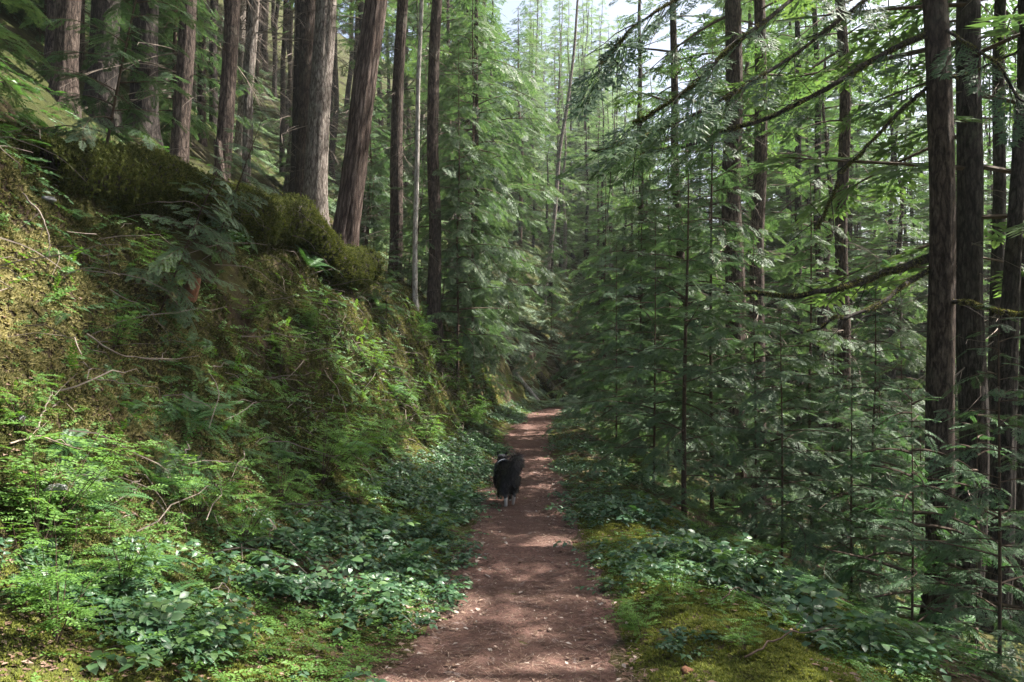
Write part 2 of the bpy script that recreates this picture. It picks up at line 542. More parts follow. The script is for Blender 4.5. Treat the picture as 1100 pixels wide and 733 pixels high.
def leaf_tpl(wd=.55, fold=.10, droop=.12):
    """ovate leaf of length 1, two halves folded up from the midrib"""
    m = [(0, 0, 0), (.35, 0, .02), (.72, 0, -.02), (1, 0, -droop)]
    V = [m[0], m[1], m[2], m[3], (.30, wd / 2, fold), (.68, wd * .42, fold * .5 - .03), (.30, -wd / 2, fold), (.68, -wd * .42, fold * .5 - .03)]
    Q = [(1, 2, 5, 4), (1, 6, 7, 2)]
    T = [(0, 1, 4), (2, 3, 5), (0, 6, 1), (2, 7, 3)]
    return np.array(V, float), np.array(Q), np.array(T), np.full(8, .5)
LEAF = leaf_tpl()
LEAFN = leaf_tpl(.42, .08, .2)
KITE = (np.array([(0, 0, 0), (.42, .28, .05), (1, 0, -.06), (.42, -.28, .05)], float), np.array([(0, 1, 2, 3)]), np.zeros((0, 3), int), np.full(4, .5))

def merge_tpl(parts):
    V, Q, T, A, n = [], [], [], [], 0
    for v, q, t, a in parts:
        V.append(v)
        if len(q): Q.append(q + n)
        if len(t): T.append(t + n)
        A.append(a); n += len(v)
    return np.concatenate(V), (np.concatenate(Q) if Q else np.zeros((0, 4), int)), (np.concatenate(T) if T else np.zeros((0, 3), int)), np.concatenate(A)

def place_tpl(tpl, F, O, tint=None):
    b = MB(); b.stamp(tpl, F, O, 0, tint)
    return np.concatenate(b.V), (np.concatenate(b.Q) if b.Q else np.zeros((0, 4), int)), (np.concatenate(b.T) if b.T else np.zeros((0, 3), int)), np.concatenate(b.A)

def huckle_twig(seed, n=15):
    """a flat twig of small alternate leaves, length 1"""
    g = rng(seed)
    x = np.linspace(.08, 1, n)
    s = np.where(np.arange(n) % 2, 1, -1)
    an = s * np.radians(g.uniform(40, 70, n)) * np.where(x > .97, .1, 1)
    d = np.stack([np.cos(an), np.sin(an), g.uniform(-.2, .1, n)], -1)
    up = np.stack([g.normal(0, .2, n), g.normal(0, .2, n), np.ones(n)], -1)
    O = np.stack([x, .03 * np.sin(x * 9), -.12 * x * x], -1)
    return place_tpl(KITE, frames(d, up, .17 * g.uniform(.75, 1.2, n)), O, g.uniform(-.15, .2, n))
HUCK = [huckle_twig(40 + i) for i in range(3)]

def salal_stem(seed, n=9):
    """an arching stem with broad alternate leaves; length 1 = about half a metre"""
    g = rng(seed)
    x = np.linspace(.18, 1, n)
    ps = lambda q: np.stack([q * .75, 0 * q, .62 * q - .38 * q * q * q], -1)
    s = np.where(np.arange(n) % 2, 1, -1)
    an = s * np.radians(g.uniform(35, 80, n))
    d = np.stack([np.cos(an), np.sin(an), g.uniform(-.35, .25, n)], -1)
    up = np.stack([g.normal(0, .3, n), g.normal(0, .3, n), np.ones(n)], -1)
    lv = place_tpl(LEAF, frames(d, up, g.uniform(.14, .22, n)), ps(x), g.uniform(-.2, .25, n))
    q = np.linspace(0, 1, 5)
    tv, tq = tubes(ps(q)[None], np.linspace(.008, .003, 5)[None], 3)
    return merge_tpl([lv, (tv, tq, np.zeros((0, 3), int), np.full(len(tv), .1))])
SALAL = [salal_stem(50 + i, 8 + i) for i in range(4)]

def frond_tpl(seed, n=24):
    g = rng(seed)
    B, D, N, L, W, A = [], [], [], [], [], []
    for k in range(n):
        x = .1 + .9 * k / n
        ln = .17 * math.sin(PI * (.12 + .86 * x)) ** .7
        for s in (-1, 1):
            B.append((x * .92, 0, .42 * x - .62 * x * x)); D.append((.28, s, -.1 + g.normal(0, .06))); N.append((-.2 + .9 * x * .6, 0, 1)); L.append(ln * g.uniform(.9, 1.1)); W.append(.03); A.append(.45 + g.uniform(-.1, .1))
    bl = tpl_blades(B, D, N, L, W, A)
    q = np.linspace(0, 1, 7)
    tv, tq = tubes(np.stack([q * .92, 0 * q, .42 * q - .62 * q * q], -1)[None], np.linspace(.007, .002, 7)[None], 3)
    return merge_tpl([bl, (tv, tq, np.zeros((0, 3), int), np.full(len(tv), .2))])
FROND = [frond_tpl(60 + i) for i in range(2)]

def tuft_tpl(seed, n=7):
    g = rng(seed)
    a = g.uniform(0, 2 * PI, n)
    D = np.stack([np.cos(a) * .8, np.sin(a) * .8, g.uniform(.4, 1.2, n)], -1)
    N = np.stack([-np.cos(a), -np.sin(a), np.full(n, .7)], -1)
    B = np.stack([g.uniform(-.3, .3, n), g.uniform(-.3, .3, n), np.full(n, -.15)], -1)
    return tpl_blades(B, D, N, g.uniform(.7, 1.3, n), np.full(n, .34), g.uniform(.25, .75, n))
TUFT = [tuft_tpl(70 + i) for i in range(3)]

# ------------------------------------------------------------------ trees
def crown_mesh(name, seed, Ht, hb, Lmax, nbr, sprays, ssc, step, leafm, woodm, up=.05, droop=.12, lowL=.8, top=.15, tipr=.02, bare=.2, dens=1.0, spd=.3, br=1.0):
    g = rng(seed)
    b = MB()
    K = 6
    u = np.sort((np.arange(nbr) + g.uniform(0, 1, nbr)) / nbr)
    z0 = hb + (Ht - hb) * u ** 1.05
    az = np.arange(nbr) * 2.39996 + g.normal(0, .35, nbr)
    prof = np.interp(u, [0, .15, .45, 1], [lowL, 1, .85, top])
    L = Lmax * prof * g.uniform(.35, 1.15, nbr)
    q = np.linspace(0, 1, K)
    upv = up + g.normal(0, .17, nbr) + .25 * u
    dr = droop * g.uniform(.3, 2.0, nbr)
    bend = g.normal(0, .28, nbr)
    r = L[:, None] * q[None]
    aa = az[:, None] + bend[:, None] * q[None] ** 2
    P = np.stack([np.cos(aa) * r, np.sin(aa) * r, z0[:, None] + upv[:, None] * r - (dr / L)[:, None] * r * r], -1)
    rad = br * (.008 + .011 * L)[:, None] * (1 - .85 * q)[None]
    v, qd = tubes(P, rad, 4)
    b.add(v, qd, None, 1, .4)
    # sprays along every branch
    for si, tpl in enumerate(sprays):
        FF, OO, TT = [], [], []
        for k in range(nbr):
            n = max(3, int(L[k] / step * dens))
            for j in range(n):
                if (j + k) % len(sprays) != si:
                    continue
                s = bare + (1 - bare) * (j + g.uniform(0, 1)) / n
                f = s * (K - 1)
                i0 = min(int(f), K - 2)
                p = P[k, i0] + (P[k, i0 + 1] - P[k, i0]) * (f - i0)
                d = nrm(P[k, i0 + 1] - P[k, i0])
                side = 1 if j % 2 else -1
                an = side * R(g.uniform(25, 62)) * (1 if j < n - 1 else .1)
                d2 = np.array([d[0] * math.cos(an) - d[1] * math.sin(an), d[0] * math.sin(an) + d[1] * math.cos(an), d[2] - g.uniform(0, spd)])
                upn = np.array([g.normal(0, .16), g.normal(0, .16), 1])
                sz = ssc * (1.0 - .45 * s) * g.uniform(.7, 1.2) * min(1, .45 + L[k] / Lmax)
                FF.append(frames(d2[None], upn, np.array([sz]))[0]); OO.append(p); TT.append(g.uniform(-.12, .12) + .12 * (s - .5))
        if OO:
            b.stamp(tpl, np.array(FF), np.array(OO), 0, np.array(TT))
    return b.mesh(name, [leafm, woodm])

def trunk_mesh(name, seed, Ht, r0, m, rt=.02, sides=20, flare=.45, ridge=.04, wob=.08, sink=.6, curve=0.0):
    g = rng(seed)
    zs = np.concatenate([np.linspace(-sink, 1.2, 14), np.linspace(1.4, min(10, Ht * .6), 40), np.linspace(min(10, Ht * .6) + .4, Ht, 16)])
    a = np.arange(sides) / sides * 2 * PI
    Z, A_ = np.meshgrid(zs, a, indexing='ij')
    zz = np.maximum(Z, 0)
    rr = rt + (r0 - rt) * (1 - zz / Ht) ** .85
    rr = rr * (1 + flare * np.exp(-zz / (r0 * 1.5)) * (1 + .45 * noise(np.cos(A_) * 1.6, np.sin(A_) * 1.6, 0, seed)))
    rr = rr * (1 + ridge * 1.2 * (noise(np.cos(A_) * 5.5, np.sin(A_) * 5.5, Z * .6, seed + 3) if sides < 40 else 1.3 - 2.6 * np.abs(noise(np.cos(A_) * 4.2, np.sin(A_) * 4.2, Z * .45, seed + 3)) - .35) + ridge * noise(np.cos(A_) * 2, np.sin(A_) * 2, Z * 1.3, seed + 5))
    cx = wob * fbm(Z * .22, 3.1, 0, seed + 7, 2) * np.clip(zz / 3, 0, 1) + curve * np.sin(zz / Ht * PI)
    cyy = wob * fbm(Z * .22, 9.7, 0, seed + 9, 2) * np.clip(zz / 3, 0, 1)
    V = np.stack([cx + np.cos(A_) * rr, cyy + np.sin(A_) * rr, Z], -1)
    b = MB()
    i = np.arange(Z.size).reshape(Z.shape)
    Q = np.stack([i[:-1], np.roll(i[:-1], -1, 1), np.roll(i[1:], -1, 1), i[1:]], -1).reshape(-1, 4)
    b.add(V, Q)
    return b.mesh(name, [m], True)

def dead_mesh(name, seed, z0, z1, n, Lr=(.4, 1.6), m=None):
    """bare dead twigs along a trunk"""
    g = rng(seed)
    K = 6
    q = np.linspace(0, 1, K)
    z = g.uniform(z0, z1, n); az = g.uniform(0, 2 * PI, n); L = g.uniform(*Lr, n)
    r = L[:, None] * q
    aa = az[:, None] + g.normal(0, .4, n)[:, None] * q ** 2
    P = np.stack([np.cos(aa) * r, np.sin(aa) * r, z[:, None] + g.normal(-.05, .2, n)[:, None] * r - (g.uniform(.05, .5, n) / L)[:, None] * r * r], -1)
    P += g.normal(0, .02, P.shape) * q[None, :, None]
    b = MB()
    v, qd = tubes(P, (.010 * L ** .5)[:, None] * (1 - .8 * q), 3)
    b.add(v, qd)
    n2 = n * 3     # forks
    k = g.integers(0, n, n2); f = g.integers(1, K - 1, n2)
    st = P[k, f]
    d = nrm(P[k, f + 1] - P[k, f] + g.normal(0, .05, (n2, 3)) + np.stack([-np.sin(az[k]), np.cos(az[k]), 0 * az[k]], -1) * g.choice([-1, 1], n2)[:, None] * .06)
    l2 = L[k] * g.uniform(.15, .5, n2)
    q3 = np.linspace(0, 1, 3)
    P2 = st[:, None] + d[:, None] * (l2[:, None] * q3)[..., None] + np.array([0, 0, -.1]) * (q3 ** 2)[None, :, None] * l2[:, None, None]
    v, qd = tubes(P2, np.full((n2, 1), .0045) * (1 - .7 * q3), 3)
    b.add(v, qd)
    return b.mesh(name, [m or M['twig']])

def lean_rot(dx, dy, dz):
    return Vector((dx, dy, dz)).to_track_quat('Z', 'Y').to_euler()

CR = {}
for i in range(3):
    CR['high', i] = crown_mesh('high_crown', 100 + i, 27, 8.5, 2.5, 64, S_LO, .8, .36, M['fir'], M['stem'], up=.0, droop=.16, lowL=.55)
for i in range(4):
    CR['low', i] = crown_mesh('low_crown', 110 + i, 24, 1.8, 2.6, 84, S_LO, .85, .33, M['hemlock' if i % 2 else 'fir'], M['stem'], up=.0, droop=.14, lowL=.65)
for i in range(4):
    CR['young', i] = crown_mesh('young_crown', 120 + i, 11, .9, 2.3, 92, S_MID, .72, .17, M['hemlock'], M['stem'], up=.05, droop=.28, lowL=.8, bare=.12, spd=.85, br=.7)
for i in range(4):
    CR['sap', i] = crown_mesh('sapling_crown', 130 + i, 4.4, .35, 1.5, 44, S_HI, .46, .105, M['hemlock'], M['stem'], up=.16, droop=.26, lowL=.6, bare=.10, spd=.5, br=.5)
for i in range(2):
    CR['cedar', i] = crown_mesh('cedar_crown', 140 + i, 11, .8, 2.2, 80, S_CED, .8, .17, M['cedar'], M['stem'], up=.0, droop=.3, lowL=.8, bare=.15)
for i in range(2):
    CR['csap', i] = crown_mesh('cedar_sapling_crown', 145 + i, 2.2, .2, .95, 30, S_CED, .34, .075, M['cedar'], M['stem'], up=.15, droop=.35, lowL=.9, bare=.15)
for i in range(2):
    CR['pale', i] = crown_mesh('hazed_crown', 150 + i, 24, 1.8, 2.6, 84, S_LO, .85, .36, M['pale'], M['stem'], up=.0, droop=.2, lowL=.65, spd=.6)
CRH = {'pale': 24, 'high': 27, 'low': 24, 'young': 11, 'sap': 4.4, 'cedar': 11, 'csap': 2.2}
TR = {}
for i, bm in enumerate(('bark', 'barkdark', 'bark', 'barkdark', 'barkpale')):
    TR['tall', i] = trunk_mesh('trunk', 200 + i, 27, .2, M[bm], .02, 12, .3, .05, .25)
for i in range(3):
    TR['thin', i] = trunk_mesh('trunk', 210 + i, 11, .075, M['stem'], .008, 8, .25, .03, .10, .4)
for i in range(3):
    TR['sap', i] = trunk_mesh('trunk', 220 + i, 4.4, .026, M['stem'], .004, 7, .2, .02, .05, .3)
DM = [dead_mesh('dead_branches', 230 + i, 1.2, 10, 46) for i in range(3)]

def tree(name, label, cat, x, y, crown, dia, Ht, lean=(0, 0), group=None, seed=0, bark=None, dead=None, rot=None, zoff=0.0, wide=1.0, crown_shift=0.0):
    """crown: (kind, variant) or None; the trunk is its own mesh when a bark is given"""
    g = random.Random(seed * 7 + 13)
    z = float(H(x, y)) + zoff
    t = thing(name, label, cat, (x, y, z), lean_rot(lean[0], lean[1], 1), group)
    if bark:
        tm = trunk_mesh('trunk', 300 + seed, Ht, dia / 2, M[bark], .02, 56, .55, .06 if bark == 'barkred' else .04, .10)
        tr = link('trunk', tm, t)
    else:
        kind = {'high': 'tall', 'low': 'tall', 'pale': 'tall', 'young': 'thin', 'cedar': 'thin', 'sap': 'sap', 'csap': 'sap'}[crown[0]]
        ks = [k for k in TR if k[0] == kind]
        me = TR[ks[g.randrange(len(ks))]]
        tr = link('trunk', me, t)
        base = {'tall': (.4, 27), 'thin': (.15, 11), 'sap': (.052, 4.4)}[kind]
        tr.scale = (dia / base[0], dia / base[0], Ht / base[1])
    tr.rotation_euler = (0, 0, g.uniform(0, 6.28))
    if crown:
        c = link('crown', CR[crown], t)
        s = Ht / CRH[crown[0]]
        c.scale = (s * wide, s * wide, s)
        c.rotation_euler = (0, 0, g.uniform(0, 6.28) if rot is None else rot)
        c.location.z = crown_shift
    if dead is not None:
        d = link('dead_branch', DM[dead], t)
        d['kind'] = 'stuff'
        d.rotation_euler = (0, 0, g.uniform(0, 6.28))
    return t

def W(px, py, d):
    """a point of the place, from where it stands in the photograph and how far off it is"""
    return np.array([(px - 550) / 856 * d, d, CAMZ + (403 - py) / 856 * d])

def key(name, label, cat, px, d, wpx, ptop, bark, crown, Ht=27, dead=None, seed=1, py=None, group=None, wide=1.0, shift=0.0):
    x = (px - 550) / 856 * d
    z = float(H(x, d))
    top = W(ptop, 0, d)
    lean = ((top[0] - x) / (top[2] - z), 0)
    return tree(name, label, cat, x, d, crown, wpx / 856 * d, Ht, lean, group, seed, bark, dead, None, 0, wide, shift)

# the trunks one can tell apart, left hillside
GL = "trees on the left hillside"
key('conifer_tree', 'tall red-brown ridged conifer leaning right at the lip of the mossy bank', 'tree', 368, 14.6, 26, 405, 'barkred', ('high', 0), 28, None, 1, group=GL)
key('conifer_tree', 'pale lichen-grey conifer trunk lit on one side, just left of the red-barked one', 'tree', 337, 17, 25, 350, 'barkpale', ('high', 1), 27, 1, 2, group=GL)
key('conifer_tree', 'dark trunk standing tight against the pale lichen-grey one', 'tree', 318, 19, 16, 327, 'barkdark', ('high', 2), 26, 0, 3, group=GL)
key('conifer_tree', 'straight brown trunk standing above the upper end of the mossy log', 'tree', 191, 12, 18, 199, 'bark', ('high', 1), 26, 0, 4, group=GL)
key('conifer_tree', 'slim brown trunk beside the broken snag on the hillside', 'tree', 236, 12.6, 17, 244, 'bark', ('high', 2), 26, 2, 5, group=GL)
key('conifer_tree', 'thick dark trunk high on the bank, furthest left of the big trunks', 'tree', 68, 11, 24, 74, 'bark', ('high', 0), 28, None, 6, group=GL)
key('conifer_tree', 'thick shaded trunk second from the left on the upper bank', 'tree', 107, 12, 29, 112, 'barkdark', ('high', 1), 28, 1, 7, group=GL)
key('conifer_tree', 'thick rough trunk with dead twigs, third from the left on the upper bank', 'tree', 152, 13.2, 27, 160, 'barkdark', ('high', 2), 28, 0, 8, group=GL)
key('conifer_tree', 'thin pale trunk with peeling bark among dead twigs on the hillside', 'tree', 264, 17, 9, 272, 'barkpale', ('high', 0), 25, 2, 9, group=GL)
key('conifer_tree', 'slim dark trunk right of the red-barked conifer, set back up the slope', 'tree', 424, 20, 14, 432, 'bark', ('high', 1), 26, 0, 10, group=GL)
key('birch_tree', 'very thin whitish stem between two brown trunks on the left', 'tree', 446, 18, 5.5, 449, 'birch', None, 17, None, 11)
key('conifer_tree', 'straight brown trunk rising from ferny undergrowth, nearest the path on the left', 'tree', 465, 19, 14, 470, 'bark', ('high', 2), 26, 1, 12, group=GL)
key('conifer_tree', 'narrow brown trunk almost hidden by lit hanging boughs, left of the light gap', 'tree', 510, 24, 8, 513, 'bark', ('young', 2), 15, None, 13, group=GL)
# right hand side
GR = "trees down the slope on the right"
r6 = key('conifer_tree', 'straight brown trunk with mossy bare limbs, nearest tree on the right slope', 'tree', 1008, 8.5, 29, 1003, 'bark', ('high', 1), 27, None, 20, group=GR, wide=1.15)
key('conifer_tree', 'broad dark trunk just behind the tree with mossy bare limbs', 'tree', 1040, 10.5, 30, 1047, 'barkdark', ('low', 0), 27, 0, 21, group=GR, shift=2.5, wide=1.35)
key('conifer_tree', 'thinner dark trunk pressed against the broad one behind the mossy-limbed tree', 'tree', 1068, 12.5, 15, 1078, 'barkdark', ('high', 0), 25, 1, 22, group=GR)
key('conifer_tree', 'dark slim trunk at the right edge of the view', 'tree', 1096, 11, 13, 1098, 'barkdark', ('high', 2), 25, None, 23, group=GR)
key('conifer_tree', 'stout grey-brown trunk rising behind the hemlock saplings, right of the light gap', 'tree', 789, 17, 24, 785, 'bark', ('high', 0), 27, 2, 24, group=GR, wide=.85)
key('conifer_tree', 'brown trunk with mossy stubs right beside the stout grey-brown one', 'tree', 818, 19, 18, 815, 'bark', ('high', 2), 26, 1, 25, group=GR)
key('conifer_tree', 'slim dark trunk halfway between the mossy-stubbed and the bare-topped trunks', 'tree', 858, 26, 10, 857, 'barkdark', ('low', 2), 25, None, 26, group=GR)
key('conifer_tree', 'slim dark leaning trunk left of the grey trunk with a swollen base', 'tree', 886, 24, 10, 876, 'barkdark', ('high', 1), 25, None, 27, group=GR)
key('conifer_tree', 'grey trunk with a swollen dark base standing clear in the right-hand forest', 'tree', 907, 16, 15, 904, 'bark', ('high', 0), 26, 2, 28, group=GR, wide=.8)
key('conifer_tree', 'dark leaning trunk low on the slope behind the cedar fans at right', 'tree', 1068, 9.6, 26, 1110, 'barkdark', None, 9, None, 29, group=GR)
key('conifer_tree', 'hazy dark trunk over the path bend, right of the light gap', 'tree', 688, 30, 8, 690, 'bark', ('low', 3), 21, None, 30, group=GR)
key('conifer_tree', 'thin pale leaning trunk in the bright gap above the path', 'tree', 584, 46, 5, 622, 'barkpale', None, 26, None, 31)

# ------------------------------------------------------------------ the crowd of trees behind
def scatter_trees(n, seed, box, dmin, ok):
    g = rng(seed)
    pts = []
    tries = 0
    while len(pts) < n and tries < 20000:
        tries += 1
        x, y = g.uniform(box[0], box[1]), g.uniform(box[2], box[3])
        if not ok(x, y) or any((x - a) ** 2 + (y - b_) ** 2 < dmin ** 2 for a, b_ in pts):
            continue
        pts.append((x, y))
    return pts

inview = lambda x, y, m=.78: abs(x) < m * y + 2
gr = random.Random(5)
for k, (x, y) in enumerate(scatter_trees(125, 301, (-30, -2, 12, 56), .85, lambda x, y: pc(y) - x > 4.2 + .03 * y and inview(x, y))):
    tree('slender_conifer', 'slender conifer trunk in the shaded stand further up the left hillside', 'tree', x, y, ('high', gr.randrange(3)), gr.uniform(.14, .4), gr.uniform(20, 28), (gr.uniform(-.02, .06), gr.uniform(-.03, .03)), 'slender trunks on the left hillside', 400 + k, None, gr.randrange(3))
for k, (x, y) in enumerate(scatter_trees(70, 302, (3, 52, 13, 66), 1.7, lambda x, y: x - pc(y) > 3.0 and inview(x, y) and x / y > .21 and not (x < 8.5 and y < 20))):
    tall = gr.uniform(17, 27) if not (x < 17 and y > 21) else (gr.uniform(13, 17) if x - pc(y) > 9 or x / y > .26 else gr.uniform(7, 11))
    tree('forest_conifer', 'dark conifer in the crowded forest further down the right slope', 'tree', x, y, (('low', gr.randrange(4)) if gr.random() < .8 else ('high', gr.randrange(3))), gr.uniform(.18, .42), tall, (gr.uniform(-.03, .03), gr.uniform(-.03, .03)), 'conifers down the right slope', 500 + k)
for k, (x, y) in enumerate(scatter_trees(34, 303, (-9, 22, 38, 80), 1.9, lambda x, y: -.14 < x / y < .24 and not (.0 < x / y < .16 and y < 47) and (abs(pc(y) - x) > 1.6 or y > 46))):
    gap = .03 < x / y < .15
    tree('distant_conifer', 'hazy green conifer closing the view beyond the bend of the path', 'tree', x, y, (('low', gr.randrange(4)) if gr.random() < .5 else ('young', gr.randrange(4))), gr.uniform(.2, .35), (gr.uniform(.18 * y, .30 * y) if gap else gr.uniform(14, 19)), (0, 0), 'conifers beyond the path bend', 600 + k, wide=1.25)
for k, (x, y) in enumerate(scatter_trees(75, 304, (6, 60), 1.7, None) if False else scatter_trees(75, 304, (8, 64, 30, 80), 2.2, lambda x, y: inview(x, y, .72) and x / y > .27)):
    tree('valley_conifer', 'pale far conifer in the valley seen between the right-hand trunks', 'tree', x, y, ('low', gr.randrange(4)), gr.uniform(.2, .4), gr.uniform(22, 30), (0, 0), 'conifers in the valley on the right', 950 + k, wide=1.75)
for k, (x, y) in enumerate(scatter_trees(46, 305, (1, 20, 48, 112), 2.2, lambda x, y: .01 < x / y < .18)):
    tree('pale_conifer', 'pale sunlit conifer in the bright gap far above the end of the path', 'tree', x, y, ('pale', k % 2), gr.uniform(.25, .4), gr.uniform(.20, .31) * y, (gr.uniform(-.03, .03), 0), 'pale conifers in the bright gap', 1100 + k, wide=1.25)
# unseen trees behind and beside the camera, added to shade the path
for k, (x, y, ht) in enumerate([(9.5, -2, 26), (6.8, 6.3, 15.5), (8.8, 7.4, 17), (7.4, 4.4, 16), (8.0, 1.0, 20), (18, 2, 27), (20, 13, 26), (-8, -2, 27), (-6.5, -6, 26), (4.5, -7, 26)]):
    tree('shade_conifer', 'unseen tall conifer added beside the viewpoint to shade the path', 'tree', x, y, ('high', k % 3), .4, ht, (0, 0), 'shade conifers added beside the viewpoint', 700 + k, wide=1.3 if ht < 18 else 1.0)

# young trees
GY = 'young hemlocks by the path'
def young(label, px, d, kind, Ht, seed, dia=None, name='hemlock_sapling', group=GY, lean=(0, 0), rot=None, wide=1.0):
    x = (px - 550) / 856 * d
    return tree(name, label, 'sapling', x, d, kind, dia or Ht * .008 + .008, Ht, lean, group, seed, rot=rot, wide=wide)
young('hemlock sapling with a clear dark stem and flat layered sprays, right of the path', 735, 10.5, ('sap', 0), 4.6, 1, .075, wide=1.1)
young('leafy hemlock sapling just left of the one with the clear dark stem', 702, 12.5, ('sap', 1), 4.4, 2)
young('tall bushy hemlock behind the path-side sapling with the clear dark stem', 765, 14.5, ('young', 0), 8.5, 3)
young('hemlock sapling closest to the far path edge on the right', 662, 16.5, ('sap', 2), 4.6, 4, wide=1.15)
young('slim young hemlock behind the far path-edge sapling', 690, 19, ('young', 1), 8.2, 5)
young('young hemlock arching over the path bend on the right', 650, 25, ('young', 2), 8.5, 6)
young('young hemlock under the stout grey-brown trunk', 812, 13, ('sap', 3), 5.0, 7, wide=1.1)
young('young hemlock in front of the grey swollen-based trunk', 872, 13.5, ('young', 3), 6.8, 8)
young('low hemlock sapling with spreading sprays at the edge of the slope', 840, 8.6, ('sap', 1), 2.9, 9, wide=1.15)
young('low hemlock sapling between the mossy-limbed tree and the path', 915, 8.2, ('sap', 2), 2.6, 10, wide=1.2)
young('small thin-stemmed hemlock at the lower right edge', 1074, 5.6, ('sap', 3), 2.6, 11, .03)
young('drooping cedar seedling with feathery fans beside the mossy-limbed trunk', 980, 7.4, ('csap', 0), 2.3, 12, name='cedar_sapling')
young('cedar seedling with pale fans low at the right', 1050, 7.6, ('csap', 1), 2.4, 13, name='cedar_sapling')
young('cedar sapling with drooping fans further down the right slope', 940, 11.0, ('cedar', 0), 4.6, 14, name='cedar_sapling')
young('young cedar with hanging boughs leaning over the left bank', 512, 28, ('cedar', 1), 10, 15, name='cedar_tree', wide=.75)
young('bushy young hemlock with sunlit boughs on the left bank', 492, 19.5, ('young', 1), 8.5, 16)
young('young hemlock with long pale hanging boughs beside the light gap', 508, 22, ('young', 3), 12, 17, wide=.78)
young('dark young hemlock standing behind the slanting logs at the far bend', 592, 41, ('young', 0), 6.5, 24, wide=1.1)
young('young hemlock on the bank above the upper ends of the slanting logs', 546, 39, ('young', 2), 6.5, 25, wide=1.0)
young('small dark hemlock right of the point where the path disappears', 622, 37, ('young', 1), 5.5, 26, wide=1.3)
young('low hemlock bush at the foot of the narrow brown trunk on the bank', 520, 17.5, ('sap', 0), 2.2, 18)
young('small hemlock bush under the red-barked conifer', 415, 14, ('sap', 2), 1.7, 19)
young('hemlock sapling leaning out from the left bank at the edge of view', -75, 5.4, ('sap', 3), 3.6, 20, lean=(.10, -.1), wide=1.15)
young('hemlock sapling with bright sprays on the upper left bank', 105, 7.0, ('sap', 1), 2.6, 21, lean=(.2, 0))
young('small dark hemlock growing from the cut bank below the mossy log', 225, 8.0, ('sap', 0), 1.6, 22, lean=(.5, -.3), wide=1.0)
young('small hemlock spreading over the bare soil of the bank', 170, 6.6, ('sap', 2), 1.5, 23, lean=(.5, -.2), wide=1.1)
for k, (x, y) in enumerate(scatter_trees(27, 310, (2.5, 18, 8, 32), 1.25, lambda x, y: x - pc(y) > 1.9 and .14 < x / y < .75)):
    tree('hemlock_sapling', 'dim hemlock sapling filling the shade between the right-hand trunks', 'sapling', x, y, (('sap', k % 4) if k % 3 else ('young', k % 4)), .05, (gr.uniform(2.5, 4.8) if k % 3 else gr.uniform(6, 9)), (0, 0), 'shaded saplings on the right slope', 800 + k)
for k, (x, y) in enumerate(scatter_trees(12, 311, (-8, -1.5, 14, 34), 1.2, lambda x, y: 1.7 < pc(y) - x < 6 and not (13 < y < 19))):
    tree('hemlock_sapling', 'small hemlock sapling on the crest of the far left bank', 'sapling', x, y, ('sap', k % 4), .045, gr.uniform(1.6, 3.6), (.1, 0), 'saplings on the left crest', 840 + k)

for k, (x, y) in enumerate(scatter_trees(6, 312, (-15, -4.2, 9.5, 26), 1.5, lambda x, y: 4.6 < pc(y) - x < 13 and not (x / y > -.36 and y < 21) and inview(x, y, .66))):
    tree('understory_hemlock', 'young hemlock with dark boughs among the trunks of the left hillside', 'tree', x, y, ('young', k % 4), .09, gr.uniform(4.5, 8.5), (.05, 0), 'hemlocks under the left-hand trunks', 870 + k, wide=1.2)

